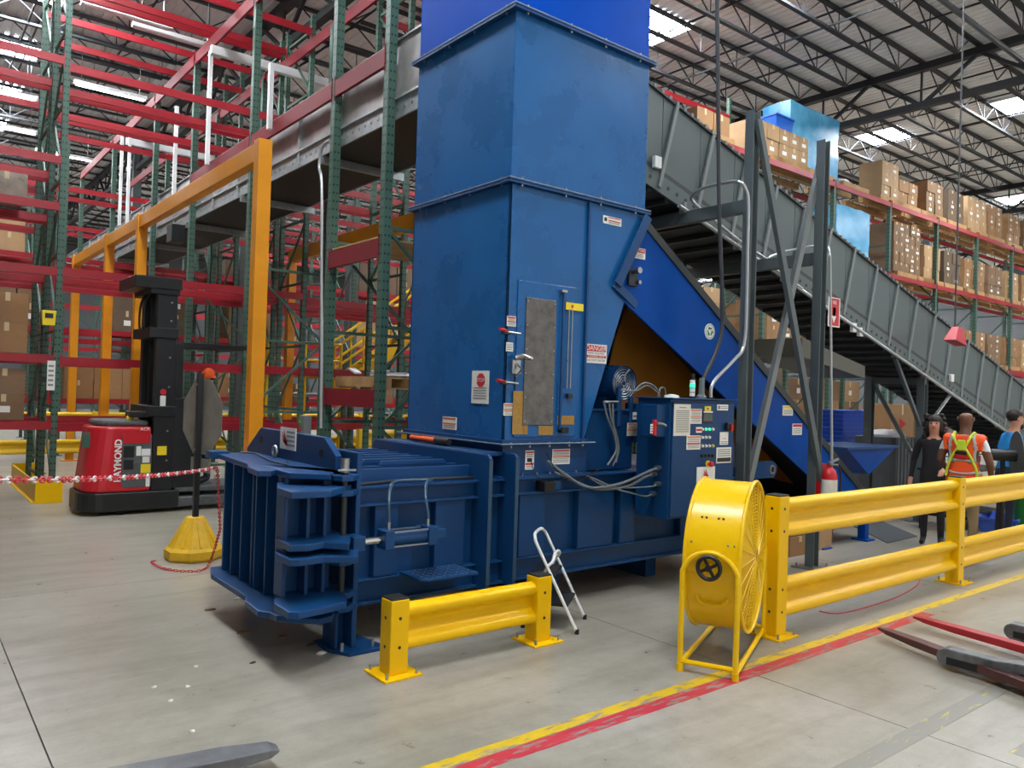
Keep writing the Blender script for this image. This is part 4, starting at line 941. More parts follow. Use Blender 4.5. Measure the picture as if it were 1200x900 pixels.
# yellow scanner holder and white rack sign on the first upright
p = PY(57, 373, 12.72); hd = thing('yellow_holder', 'yellow plastic holder strapped to the perforated rack post', 'holder', p)
m = MB(); m.prism([(p.x-.09, p.z+.11), (p.x+.09, p.z+.11), (p.x+.075, p.z-.10), (p.x-.075, p.z-.10)], 'y', 12.68, 12.78); m.build('shell', 'sticker_yellow', hd, bevel=.008); MB().bx(p.x-.05, p.x+.05, 12.675, 12.68, p.z+.0, p.z+.07).build('pocket', 'black_plastic', hd)
p = PY(59.5, 440, 12.78); sg = thing('rack_tag', 'tall white location tag on the perforated rack post', 'tag', p); sticker(sg, (p.x, 12.76, p.z), UX, .10, .42, name='tag_sheet', lines=[(.15,.8,.1,.9,5)])
MB().bx(p.x-.15, p.x-.05, 12.77, 12.81, p.z-.1, p.z-.02).build('tag_clip', 'black_plastic', sg)

# ------------------------------------------------------------------ cartons, pallets, wrapped loads
def carton_mesh(sx, sy, sz, m):
    k = ('c', sx, sy, sz, m)
    if k not in MC:
        q = MB().bx(-sx/2, sx/2, -sy/2, sy/2, 0, sz-.006); q.bx(-sx/2, -.003, -sy/2, sy/2, sz-.006, sz); q.bx(.003, sx/2, -sy/2, sy/2, sz-.006, sz)
        MC[k] = q.mesh('carton'); MC[k].materials.append(MATS[m])
        a, e = sy/2, .003; t = MB().prism([(-a-e, sz*.72), (-a, sz*.72), (-a, sz), (a, sz), (a, sz*.72), (a+e, sz*.72), (a+e, sz+e), (-a-e, sz+e)], 'x', -.03, .03)
        k2 = k+('t',); MC[k2] = t.mesh('tape'); MC[k2].materials.append(MATS['tape'])
        l = MB().bx(-.07, .08, -sy/2-.004, -sy/2, sz*.3, sz*.55); MC[k+('l',)] = l.mesh('label'); MC[k+('l',)].materials.append(MATS['white'])
    return MC[k], MC[k+('t',)], MC[k+('l',)]
NCART = [0]
def carton(loc, s, m, label, group, rz=0., lab=False, name='carton'):
    me, tp, lb = carton_mesh(s[0], s[1], s[2], m); o = bpy.data.objects.new(name, me); COL.objects.link(o); o.location = loc; o.rotation_euler = (0, 0, rz)
    t = bpy.data.objects.new('tape', tp); COL.objects.link(t); t.parent = o
    if lab: l = bpy.data.objects.new('label', lb); COL.objects.link(l); l.parent = o
    tag(o, label, 'carton', group); NCART[0] += 1; return o
pm = {}
def pallet_thing(label, group=None):
    r = local('pallet', label, 'pallet', group)
    for i in range(7): MB().bx(-.6, .6, -.5+i*.15, -.5+i*.15+.1, .12, .14).build('deck_board', 'wood', r)
    for y in (-.5, -.05, .4): MB().bx(-.6, .6, y, y+.1, .02, .12).build('stringer', 'wood', r)
    for x in (-.6, -.05, .5): MB().bx(x, x+.1, -.5, .5, 0, .02).build('base_board', 'wood', r)
    return r
PAL = pallet_thing('weathered wooden pallet on the dark red beams beside the hopper', None)
place(PAL, (4.78, 8.26, 1.77), PI/2)
pmesh = MB()
for i in range(5): pmesh.bx(-.6, .6, -.5+i*.22, -.5+i*.22+.12, .11, .13)
for y in (-.5, -.05, .4): pmesh.bx(-.6, .6, y, y+.1, 0, .11)
pme = pmesh.mesh('pallet'); pme.materials.append(MATS['wood'])
def spallet(loc, label, group, rz=0.):
    o = bpy.data.objects.new('pallet', pme); COL.objects.link(o); o.location = loc; o.rotation_euler = (0, 0, rz); tag(o, label, 'pallet', group); return o
# plastic sheet heap on the near pallet
pts = MB()
random.seed(3)
for i in range(9):
    a = Vector((4.4+random.uniform(-.05,.75), 7.85+random.uniform(0,.7), 1.95)); b = a+Vector((random.uniform(-.3,.3), random.uniform(-.3,.3), random.uniform(-.01,.06)))
    pts.bar(a, b, .09, .02)
pts.ball((4.8, 8.3, 1.93), .3, 12, 8, (1.0, 1.2, .14)); tag(pts.build('plastic_scrap', 'bag_white', smooth=True), 'crumpled clear plastic strapping lying on the weathered pallet', 'plastic')
# right-hand rack
RY = 9.5; RXs = [19.45-2.66*4+2.66*i for i in range(11)]
rack('long red and green pallet rack full of cartons on the right', (0, RY, 0), RXs, 1.1, 6.84, [[1.25, 2.94, 5.04, 6.81]]*10, w=.09)
ORD = ['first', 'second', 'third', 'fourth', 'fifth', 'sixth', 'seventh', 'eighth', 'ninth', 'tenth', 'eleventh', 'twelfth', 'thirteenth', 'fourteenth']
LV = {6.81: 'top', 5.04: 'middle', 2.94: 'lower', 1.25: 'lowest'}
CM = ['carton', 'carton_b', 'carton_c', 'carton_d']
random.seed(11)
def load(x, z, nx, nz, s, m, tagl, labs=True):
    lev = LV[z]; spallet((x, RY+.5, z), 'wooden pallet under the %s load on the %s level of the right rack' % (tagl, lev), 'pallets on the %s level of the right rack' % lev)
    lbl = 'brown carton in the %s load on the %s level of the right rack' % (tagl, lev); g = 'cartons of the %s load, %s level' % (tagl, lev)
    for k in range(nz):
        for i in range(nx):
            carton((x+(i-(nx-1)/2)*(s[0]+.015), RY+.06+s[1]/2+random.uniform(-.015,.015), z+.13+k*(s[2]+.002)), s, m, lbl, g, random.uniform(-.02,.02), lab=labs and random.random() < .4)
def bay(i, f): return RXs[i]+2.66*f
# top level loads by position along the row
tl_ = [(RXs[1]+.95, 2, 1, (.5,.8,.42), 'carton'), (bay(2,.02), 2, 2, (.45,.8,.32), 'carton_c'),
       (bay(4,.05), 2, 3, (.42,.6,.30), 'carton_c'), (bay(4,.42), 2, 2, (.5,.8,.30), 'carton'), (bay(5,.0), 2, 3, (.48,.8,.29), 'carton_b'), (bay(5,.5), 2, 3, (.5,.8,.29), 'carton_d'),
       (bay(6,.05), 3, 3, (.42,.8,.31), 'carton_c'), (bay(6,.55), 2, 3, (.5,.8,.31), 'carton'), (bay(7,.1), 2, 3, (.5,.8,.30), 'carton'), (bay(7,.62), 2, 3, (.5,.8,.30), 'carton_b'), (bay(8,.2), 2, 3, (.5,.8,.30), 'carton')]
for n, a in enumerate(tl_): load(a[0], 6.81, a[1], a[2], a[3], a[4], ORD[n]+' from left')
ml_ = [(bay(4,.98)-.0, 2, 3, (.46,.8,.30), 'carton_c'), (bay(5,.45), 2, 3, (.5,.8,.30), 'carton_d'), (bay(6,.02), 3, 3, (.45,.8,.29), 'carton'), (bay(6,.6), 2, 3, (.5,.8,.30), 'carton_b'), (bay(7,.1), 2, 3, (.5,.8,.29), 'carton_c'), (bay(7,.6), 2, 3, (.5,.8,.30), 'carton'), (bay(8,.2), 2, 3, (.5,.8,.30), 'carton_b')]
for n, a in enumerate(ml_): load(a[0], 5.04, a[1], a[2], a[3], a[4], ORD[n]+' from left')
ll_ = [(bay(1,.3), 2, 3, (.5,.8,.29), 'carton_c'), (bay(2,.3), 2, 3, (.5,.8,.29), 'carton'), (bay(5,.0), 2, 3, (.5,.8,.29), 'carton_d'), (bay(6,.1), 3, 3, (.44,.8,.30), 'carton'), (bay(6,.62), 2, 3, (.5,.8,.30), 'carton_b'), (bay(7,.12), 2, 3, (.5,.8,.30), 'carton'), (bay(7,.65), 2, 3, (.5,.8,.30), 'carton_c'), (bay(8,.3), 2, 3, (.5,.8,.30), 'carton')]
for n, a in enumerate(ll_): load(a[0], 2.94, a[1], a[2], a[3], a[4], ORD[n]+' from left')
gl_ = [(bay(0,.6), 2, 3, (.5,.8,.36), 'carton'), (bay(1,.1), 2, 3, (.5,.8,.36), 'carton_b'), (bay(1,.6), 2, 3, (.5,.8,.36), 'carton'), (bay(2,.15), 2, 3, (.5,.8,.36), 'carton_d')]
for n, a in enumerate(gl_): load(a[0], 1.25, a[1], a[2], a[3], a[4], ORD[n]+' from left')
def wrapped(name, x, z, sx, sy, sz, m, label, g=3):   # stretch wrapped pallet load with bulging sides
    r = thing(name, label, 'wrapped load', (x, RY+.5, z)); spallet((x, RY+.5, z), 'wooden pallet under the '+label.split(' on the ')[0]+', '+LV[z]+' level', 'pallets on the %s level of the right rack' % LV[z])
    rnd = random.Random(int(x*100)); q = MB(); rows = []; n = 5
    for k in range(n+1):
        zz = z+.13+sz*k/n; e = 1-.04*rnd.random(); ring = []
        for i in range(16):
            t = 2*PI*i/16; cx_, cy_ = math.cos(t), math.sin(t); f = 1/max(abs(cx_), abs(cy_))
            ring.append((x+sx/2*e*cx_*min(f, 1.40)*(1-.02*rnd.random()), RY+.5+sy/2*e*cy_*min(f, 1.40), zz+(.05*rnd.random() if k == n else 0)))
        rows.append(ring)
    vs = [p for q_ in rows for p in q_]; fs = [(k*16+i, k*16+(i+1) % 16, (k+1)*16+(i+1) % 16, (k+1)*16+i) for k in range(n) for i in range(16)]+[tuple(range(n*16, n*16+16))]
    q.add(vs, fs).build('wrap', m, r, smooth=False); return r
wb = wrapped('wrapped_pallet', PY(962, 190, RY).x, 6.81, 2.1, .7, 1.38, 'wrap_blue', 'tall pallet load in shiny blue stretch wrap on the top rack level')
wrapped('wrapped_pallet', PY(998, 280, RY).x, 5.04, 1.6, 1.1, 1.15, 'wrap_blue', 'pallet load in blue stretch wrap on the middle rack level')
load(PY(1066, 283, RY).x, 5.04, 5, 5, (.28,.8,.25), 'carton_b', 'tall small-box')
for (px_, z, s, mm, lb) in ((1045, 2.94, (1.0, .5, .55), 'bag_white', 'white wrapped bundle on the lower rack level behind the conveyor edge'), (1003, 6.81, (.5, .4, .22), 'bag_white', 'white and blue bag heap on the top rack level'), (1088, 5.04, (.6, .45, .4), 'bag_white', 'white plastic bag beside the grey wrapped stack'), (1092, 6.81, (.34, .3, .3), 'bag_white', 'small white parcel between the cartons on the top level')):
    x = PY(px_, 250, RY).x; q = MB().ball((x, RY+.4, z+.13+s[2]/2), .5, 14, 9, s); tag(q.build('plastic_bundle', mm, smooth=True), lb, 'bundle')
    spallet((x, RY+.5, z), 'wooden pallet under the '+lb, 'pallets on the %s level of the right rack' % LV[z])
rack('second pallet rack row standing behind the right rack', (0, RY+1.75, 0), RXs[:7], 1.1, 5.2, [[1.25, 2.94, 5.04]]*6, w=.09)
for b in range(5):
    for z, zn in ((1.25, 'lowest'), (2.94, 'lower')):
        for i in range(2):
            for k in range(2): carton((bay(b, .3)+i*1.1, RY+2.3, z+k*.56), (1.0, .8, .55), CM[(b+i+k) % 4], 'big carton, %s bay, %s level of the rack row behind the right rack' % (ORD[b], zn), 'big cartons, %s bay, %s level' % (ORD[b], zn), lab=True)
# blue tote and cartons beside the blue load
x = PY(930, 185, RY).x; spallet((x, RY+.5, 6.81), 'wooden pallet under the pale cartons and blue tote, top rack level', 'pallets on the top level of the right rack')
for k in range(2):
    for i in range(3): carton((x-.28+i*.37, RY+.3, 6.94+k*.32), (.36, .5, .31), 'carton_c', 'pale carton stacked under the blue tote on the top rack level', 'cartons beside the blue wrapped load', lab=True)
tt = thing('tote', 'blue plastic tote sitting on pale cartons on the top rack level', 'tote', (x-.2, RY+.4, 7.57))
MB().prism([(x-.5, 7.60), (x+.08, 7.60), (x+.12, 7.86), (x-.54, 7.86)], 'y', RY+.1, RY+.55).build('body', 'tote_blue', tt, bevel=.01); MB().bx(x-.56, x+.14, RY+.08, RY+.57, 7.86, 7.90).build('rim', 'tote_blue', tt, bevel=.005)
# cartons in the racks on the left
def lload(x, y, z, nx, nz, s, m, nm, rz=0.):
    lbl = 'carton in the %s' % nm; 
    for k in range(nz):
        for i in range(nx): carton((x+(i-(nx-1)/2)*(s[0]+.015), y+s[1]/2, z+k*(s[2]+.002)), s, m, lbl, nm, random.uniform(-.02,.02), lab=random.random() < .3)
for n, (x, z, nx, nz, s, m) in enumerate(((.55, 3.36, 2, 2, (.5,.8,.4), 'carton_c'), (1.0, 2.11, 2, 2, (.5,.8,.42), 'carton'), (1.0, 1.16, 2, 2, (.5,.8,.36), 'carton_b'), (1.2, 4.29, 1, 1, (.5,.8,.35), 'wrap_grey'))):
    lload(x, 13.0, z, nx, nz, s, m, '%s level stack at the left edge beside the perforated post' % ('third', 'second', 'lowest', 'fourth')[n])
random.seed(5)
for ri, (yy, nm) in enumerate(((20.3, 'first far rack row'), (25.5, 'second far rack row'))):
    for b in range(8):
        for z, zn in ((1.3, 'low'), (2.9, 'middle'), (4.5, 'high')):
            if random.random() < .45 or (b == 2 and zn == 'high'): continue
            lload(FX[b]+1.0+random.uniform(0, 1.2), yy, z, random.choice((2, 3)), random.choice((1, 2)), random.choice(((.55,.8,.5), (.6,.8,.42))), random.choice(CM), '%s bay, %s level of the %s' % (ORD[b], zn, nm))
print('cartons', NCART[0])
# ------------------------------------------------------------------ overhead conveyor along the rack
OC = thing('overhead_conveyor', 'galvanised overhead conveyor with pale side panels running away to the left', 'conveyor', (4.85, 16, 0))
ox0, ox1, oy0, oy1, oz = 4.28, 5.36, 6.52, 30.0, 4.74
MB().bx(ox0-.02, ox0, oy0, oy1, oz, oz+.20).build('bed_channel', 'galv', OC); MB().bx(ox1, ox1+.02, oy0, oy1, oz, oz+.20).build('bed_channel', 'galv', OC)
MB().bx(ox0-.05, ox0, oy0, oy1, oz+.20, oz+.225).build('side_ledge', 'galv', OC)
y = oy0+.02
k = 0
while y < oy1-.1:
    for xx in (ox0, ox1-.01): MB().bx(xx, xx+.01, y, min(y+1.18, oy1), oz+.225, oz+.86).build('side_panel', 'galv_panel', OC)
    MB().bx(ox0-.04, ox0, y-.02, y+.03, oz+.02, oz+.88).build('panel_post', 'galv', OC); y += 1.2
MB().bx(ox0, ox1, oy0, oy1, oz+.02, oz+.06).build('under_pan', 'pan_black', OC)
MB().bx(ox0-.03, ox1+.03, oy0, oy1, oz+.86, oz+.88).build('top_rail', 'galv', OC)
rl_ = MB(); y = oy0+.1
while y < oy1: rl_.cyl((ox0-.03, y, oz+.1), (ox0-.02, y, oz+.1), .02, 6); y += .15
rl_.build('roller_ends', 'steel', OC)['kind'] = 'stuff'
yy = 9.4
while yy < 30: MB().bx(ox0-.05, ox1+.1, yy, yy+.06, oz-.1, oz).build('cross_member', 'galv', OC); yy += 2.9
# drive motor box on the conveyor
p = PX(210, 275, ox0-.1); MB().bx(ox0-.28, ox0-.03, p.y-.18, p.y+.18, p.z-.16, p.z+.16).build('drive_box', 'black_plastic', OC, bevel=.01)
# white hangers above conveyor
for (px_, yt, yb, pn) in ((248, 60, 190, 'fourth'), (153, 160, 260, 'second'), (144, 160, 262, 'first'), (208, 125, 240, 'third'), (319, 75, 150, 'fifth')):
    pt, pb = PX(px_, yt, 4.1), PX(px_, yb, 4.1); hz_ = tag(MB().bx(4.06, 4.12, pt.y-.035, pt.y+.035, pb.z, pt.z).build('white_post', 'white_paint'), 'white support post above the overhead conveyor, %s from the left' % pn, 'post', 'white posts above the overhead conveyor')
for (px_, py_, L) in ((250, 58, 3.4), (150, 165, 4.5)):
    p = PX(px_, py_, 4.1); tag(MB().bx(4.06, 4.06+L, p.y-.05, p.y+.05, p.z-.08, p.z+.06).build('white_crossbeam', 'white_paint'), 'white crossbeam above the overhead conveyor, %s of the two' % ('nearer' if L < 4 else 'farther'), 'beam')
# strip lights hung in the roof on the left
mat('tube_glow', '#ffffff', .5, emit=9)
for n, (px_, py_) in enumerate(((130, 108), (0, 108), (5, 150), (76, 183), (150, 20), (205, 45))):
    p = PZ(px_, py_, 8.3); t = thing('strip_light', 'white strip light hanging in the roof at left, %s' % ('lit, between the rack beams', 'lit, upper one at the left edge', 'lit, lower one at the left edge', 'lit, farthest away', 'unlit, upper one', 'unlit, lower one')[n], 'light', (p.x, p.y, 8.3), 'strip lights on the left')
    MB().bx(p.x-.75, p.x+.75, p.y-.07, p.y+.07, 8.3, 8.38).build('housing', 'white_paint', t); MB().bx(p.x-.7, p.x+.7, p.y-.05, p.y+.05, 8.28, 8.3).build('tube', 'tube_glow' if n < 4 else 'white_paint', t)
    for s in (-.6, .6): MB().cyl((p.x+s, p.y, 8.38), (p.x+s, p.y, DZ+.01), .006, 4).build('hanger', 'steel', t)
# ------------------------------------------------------------------ orange portal frames
PO = thing('portal_frame', 'orange steel portal frame spanning the truck aisle', 'portal', (3.06, 13, 0))
PXo = 3.06
py_ = [PX(x, 300, PXo).y for x in (304, 165, 128)]+[19.0]
pw = .075
for y in py_:
    MB().bx(PXo-pw, PXo+pw, y-pw, y+pw, .015, 4.40).build('post', 'portal_orange', PO, bevel=.008); MB().bx(PXo-.16, PXo+.16, y-.16, y+.16, 0, .018).build('base_plate', 'portal_orange', PO)
    MB().bx(PXo-pw+.02, PXo+pw-.02, y-pw+.02, y+pw-.02, 4.38, 4.403).build('post_opening', 'black_plastic', PO)
MB().bx(PXo-.06, PXo+.06, py_[0]+pw, py_[-1]-pw, 4.18, 4.38).build('header_beam', 'portal_orange', PO, bevel=.008)
a, b = PY(387, 300, 9.6), PY(485, 256, 9.2)
p2 = thing('orange_beam', 'short orange header beam behind the hopper tower', 'beam', (5.9, 12, 0))
MB().bar((6.0, 14.5, 4.25), (6.0, 8.7, 4.25), .14, .24).build('beam', 'portal_orange', p2, bevel=.006); MB().bx(5.93, 6.07, 14.4, 14.55, 0, 4.13).build('post', 'portal_orange', p2); MB().bx(5.93, 6.07, 8.6, 8.75, 0, 4.13).build('post', 'portal_orange', p2)

# ------------------------------------------------------------------ red order picker truck
TK = thing('order_picker', 'red and black electric order picker truck parked in the aisle', 'truck', (2.9, 11.6, 0))
ty0, ty1 = 11.2, 12.15
def tk(mb, n, m, bev=.01, smooth=False, parent=None): return mb.build(n, m, parent or TK, bevel=bev, smooth=smooth)
def rplan(x0, x1, y0, y1, r, n=5):
    out = []
    for cx_, cy_, a0 in ((x0+r, y0+r, PI), ): out += [(cx_+r*math.cos(a0+PI/2*i/n), cy_+r*math.sin(a0+PI/2*i/n)) for i in range(n+1)]
    return out+[(x1, y0), (x1, y1)]+[(x0+r+r*math.cos(PI/2+PI/2*i/n), y1-r+r*math.sin(PI/2+PI/2*i/n)) for i in range(n+1)]
tk(MB().prism(rplan(1.93, 3.15, ty0, ty1, .28), 'z', .05, .30), 'bumper_skirt', 'black_paint', .02)
q = MB(); lo = rplan(1.97, 2.78, ty0+.02, ty1-.02, .26); hi = rplan(2.06, 2.78, ty0+.05, ty1-.05, .26); n = len(lo)
q.add([(x, y, .30) for x, y in lo]+[(x, y, 1.16) for x, y in hi], [tuple(range(n))[::-1], tuple(range(n, 2*n))]+[(i, (i+1) % n, (i+1) % n+n, i+n) for i in range(n)])
hood = tk(q, 'hood', 'truck_red', .03)
tk(MB().prism(rplan(2.12, 2.76, ty0+.12, ty1-.12, .2), 'z', 1.16, 1.24), 'top_cover', 'truck_grey', .03)
MB().lathe([(.05, 0), (.05, .04), (.03, .06)], (2.55, 11.45, 1.24), n=12).build('beacon', 'sticker_yellow', TK, smooth=True)
tx = PY(137.5, 548, ty0+.02)
text('RAYMOND', (tx.x, ty0+.018, .72), UZ, Vector((-1,0,0)), .118, 'white', hood, xs=.95, off=.03, bold=.03)
bp0, bp1 = PY(144, 510, ty0+.02), PY(176, 578, ty0+.02)
bc = tk(MB().bx(bp0.x, bp1.x, ty0+.012, ty0+.04, .36, 1.06), 'battery_bay', 'truck_grey', .005)
for (x0, y0, x1, y1, m_) in ((145, 508, 176, 519, 'truck_red'), (145, 523, 157, 536, 'black_plastic'), (145, 539, 156, 550, 'black_plastic'), (160, 523, 165, 534, 'white'), (166, 526, 176, 534, 'white'), (167, 535, 175, 542, 'paper'), (165, 544, 176, 554, 'sticker_yellow'), (171, 555, 175, 570, 'white')):
    a, b = PY(x0, y0, ty0+.01), PY(x1, y1, ty0+.01); MB().bx(a.x, b.x, ty0+.005, ty0+.012, b.z, a.z).build('bay_label', m_, bc)
a, b = PY(96, 507, ty0+.1), PY(101, 524, ty0+.1); MB().bx(a.x, a.x+.09, ty0+.06, ty0+.09, b.z, a.z).build('green_decal', 'rack_green', TK)
text('ACR', (PY(170, 503, ty0).x, ty0+.018, PY(170, 503, ty0).z), UX, UZ, .06, 'white', hood, off=.02)
# mast
mx0, mx1 = 2.62, 3.06
for y in (ty0+.05, ty1-.17): tk(MB().bx(2.80, 3.06, y, y+.12, .3, 3.05), 'mast_rail', 'black_paint', .008)
for y in (ty0+.19, ty1-.29): tk(MB().bx(2.86, 3.0, y, y+.09, .3, 2.98), 'inner_mast_rail', 'black_plastic', .008)
for z in (2.95, 2.36, 1.30): tk(MB().bx(2.70, 3.08, ty0+.02, ty1-.02, z, z+.14), 'mast_crossmember', 'black_paint', .01)
tk(MB().bx(2.50, 3.1, ty0+.0, ty1-.0, 3.02, 3.18), 'mast_cap', 'black_paint', .01)
tk(MB().bx(2.52, 2.8, ty0+.1, ty0+.4, 1.28, 1.36), 'chain_guard', 'black_paint', .01)
for y in (ty0+.3, ty1-.4): MB().cyl((2.93, y, .35), (2.93, y, 2.95), .035, 12).build('lift_cylinder', 'black_plastic', TK, smooth=True)
for y in (11.5, 11.75): MB().tube(smooth_path([(2.76, y, 3.0), (2.7, y, 2.8), (2.7, y, 2.5), (2.78, y, 2.38)]), .015, 8).build('mast_hose', 'black_rubber', TK, smooth=True)
for z in (.7, 1.1, 1.7, 2.1, 2.6, 2.85): MB().cyl((2.98, ty0+.04, z), (2.98, ty0+.05, z), .014, 8).build('bolt', 'steel', TK)
a = PY(194, 468, ty0+.05); b_ = MB().bx(a.x-.07, a.x+.0, ty0+.04, ty0+.05, a.z-.12, a.z+.05).build('mast_label', 'white', TK); MB().cyl((a.x-.035, ty0+.045, a.z+.1), (a.x-.035, ty0+.035, a.z+.1), .04, 12).build('red_disc', 'ink_red', TK)
a = PY(189.5, 528, ty0+.05); MB().bx(a.x-.06, a.x+.06, ty0+.04, ty0+.05, a.z-.06, a.z+.06).build('yellow_label', 'sticker_yellow', TK)
a = PY(194.5, 485.5, ty0+.05); MB().bx(a.x-.05, a.x+.05, ty0+.04, ty0+.05, a.z-.025, a.z+.025).build('mast_label', 'paper', TK)
tk(MB().bx(3.06, 3.36, ty0+.05, ty1-.05, .32, 1.55), 'carriage_panel', 'black_paint', .01)
tk(MB().bx(3.06, 3.16, ty0+.05, ty0+.16, 1.55, 2.3), 'guard_post', 'black_paint', .006); tk(MB().bx(3.06, 3.16, ty1-.16, ty1-.05, 1.55, 2.3), 'guard_post', 'black_paint', .006)
for y in (ty0+.1, 11.6, ty1-.1): tk(MB().bx(3.06, 4.1, y-.03, y+.03, 2.26, 2.32), 'overhead_guard', 'black_paint', .005)
tk(MB().bx(4.04, 4.1, ty0+.07, ty1-.07, 2.26, 2.32), 'overhead_guard', 'black_paint', .005)
tk(MB().bx(3.1, 4.05, ty0+.05, ty1-.05, .26, .32), 'platform', 'truck_grey', .006)
for y in (ty0+.02, ty1-.22): tk(MB().bx(3.0, 4.9, y, y+.2, .06, .2), 'outrigger', 'truck_grey', .02)
MB().cyl((4.6, ty0+.04, .08), (4.6, ty0+.2, .08), .08, 14).build('load_wheel', 'black_rubber', TK, smooth=True); MB().cyl((2.45, 11.3, .11), (2.45, 11.42, .11), .11, 16).build('drive_wheel', 'black_rubber', TK, smooth=True); MB().cyl((2.45, 11.9, .11), (2.45, 12.02, .11), .11, 16).build('drive_wheel', 'black_rubber', TK, smooth=True); MB().cyl((4.6, ty1-.2, .08), (4.6, ty1-.04, .08), .08, 14).build('load_wheel', 'black_rubber', TK, smooth=True)

# ------------------------------------------------------------------ people
def person(label, loc, rz, S, mats, arms, lean=0., legs=None, group=None, sublev=2):
    """one continuous body grown from a jointed skeleton; mats: head, hand, fore, upper, torso, leg, shoe"""
    J = {}; R = {}; E = []
    def jn(n, p, r, par=None):
        J[n] = Vector(p); R[n] = r if isinstance(r, tuple) else (r, r)
        if par: E.append((par, n))
    jn('pelvis', (0, 0, .95), (.155, .115)); jn('spine', (0, -.01-lean*.3, 1.13), (.145, .105), 'pelvis'); jn('chest', (0, -.01-lean*.7, 1.31), (.165, .115), 'spine'); jn('neckbase', (0, -lean, 1.445), (.085, .075), 'chest')
    jn('neck', (0, -.01-lean, 1.505), .06, 'neckbase'); jn('jaw', (0, -.035-lean, 1.56), (.07, .08), 'neck'); jn('head', (0, -.02-lean, 1.645), (.085, .102), 'jaw'); jn('crown', (0, -.012-lean, 1.715), (.062, .075), 'head')
    for s, sd in ((1, 'L'), (-1, 'R')):
        A = arms[0 if s == 1 else 1]
        jn('sh'+sd, (s*.175, -lean, 1.415), (.062, .062), 'chest'); jn('el'+sd, (s*A[0][0], A[0][1], A[0][2]), .044, 'sh'+sd); jn('wr'+sd, (s*A[1][0], A[1][1], A[1][2]), .029, 'el'+sd)
        d = (J['wr'+sd]-J['el'+sd]).normalized(); sv = d.cross(Vector((0, 0, 1))).normalized() if abs(d.z) < .9 else Vector((0, 1, 0)); pv = d.cross(sv)
        jn('pm'+sd, J['wr'+sd]+d*.075, (.038, .022), 'wr'+sd)
        for f in range(4):
            b0 = J['pm'+sd]+sv*(.027-.018*f)+d*.02; L = (.07, .08, .075, .058)[f]
            jn('f%d%s' % (f, sd), b0+d*L*.5+pv*.006, .009, 'pm'+sd); jn('g%d%s' % (f, sd), b0+d*L*.9+pv*.03, .008, 'f%d%s' % (f, sd))
        jn('t'+sd, J['wr'+sd]+d*.05+sv*.045, .011, 'wr'+sd); jn('u'+sd, J['wr'+sd]+d*.085+sv*.055+pv*.015, .009, 't'+sd)
        jn('hip'+sd, (s*.088, 0, .90), (.098, .1), 'pelvis'); kf = (legs or ((0, 0), (0, 0)))[0 if s == 1 else 1]
        jn('kn'+sd, (s*.10, -.015+kf[0]*.5, .50), .06, 'hip'+sd); jn('an'+sd, (s*.105, .025+kf[0], .085), .042, 'kn'+sd); jn('ba'+sd, (s*.11, -.07+kf[0], .042), (.042, .036), 'an'+sd); jn('to'+sd, (s*.115, -.15+kf[0], .036), (.036, .028), 'ba'+sd)
    names = list(J); me = bpy.data.meshes.new('body'); me.from_pydata([J[n] for n in names], [(names.index(a), names.index(b)) for a, b in E], [])
    o = bpy.data.objects.new('t', me); COL.objects.link(o); sk_ = o.modifiers.new('s', 'SKIN'); sk_.use_smooth_shade = True
    for i, n in enumerate(names): sv_ = me.skin_vertices[0].data[i]; sv_.radius = R[n]; sv_.use_root = n == 'pelvis'
    sb = o.modifiers.new('d', 'SUBSURF'); sb.levels = sublev; sb.render_levels = sublev
    bpy.context.view_layer.update(); nm = bpy.data.meshes.new_from_object(o.evaluated_get(bpy.context.evaluated_depsgraph_get())); bpy.data.objects.remove(o)
    root = local('person', label, 'person', group); body = bpy.data.objects.new('body', nm); COL.objects.link(body); body.parent = root
    order = ['head', 'hand', 'fore', 'upper', 'torso', 'leg', 'shoe']; nm.materials.clear()
    for k in order: nm.materials.append(MATS[mats[k]])
    def cls(b):
        if b in ('neck', 'jaw', 'head', 'crown'): return 0
        if b[:2] in ('pm', 'f0', 'f1', 'f2', 'f3', 'g0', 'g1', 'g2', 'g3', 'tL', 'tR', 'uL', 'uR'): return 1
        if b[:2] == 'wr': return 2
        if b[:2] == 'el': return 3
        if b in ('spine', 'chest', 'neckbase', 'shL', 'shR'): return 4
        if b[:2] in ('ba', 'to'): return 6
        return 5
    segs = [(J[a], J[b], cls(b)) for a, b in E]
    for p in nm.polygons:
        c = p.center; best = 9; bi = 4
        for a, b, k in segs:
            ab = b-a; t = max(0, min(1, (c-a).dot(ab)/ab.length_squared)); dd = (c-(a+ab*t)).length
            if dd < best: best = dd; bi = k
        if bi == 3 and c.z > 1.28: bi = 4
        if bi == 5 and c.z > .98 and abs(c.x) < .2: bi = 4
        p.material_index = bi; p.use_smooth = True
    h = J['head']
    fc = MB().ball(h+Vector((0, -.105, -.02)), .016, 8, 6, (.8, 1.2, 1.5)); 
    for s in (-1, 1): fc.ball(h+Vector((s*.082, .01, -.01)), .03, 8, 6, (.35, .7, 1))
    fc.build('nose_and_ears', mats['head'], root, smooth='all')
    ey = MB()
    for s in (-1, 1): ey.ball(h+Vector((s*.032, -.088, .012)), .010, 8, 6)
    ey.build('eyes', 'black_plastic', root, smooth='all'); MB().bx(h.x-.022, h.x+.022, h.y-.092, h.y-.082, h.z-.062, h.z-.054).build('mouth', 'ink_red', root)
    root.scale = (S, S, S); place(root, loc, rz); return root, body, J
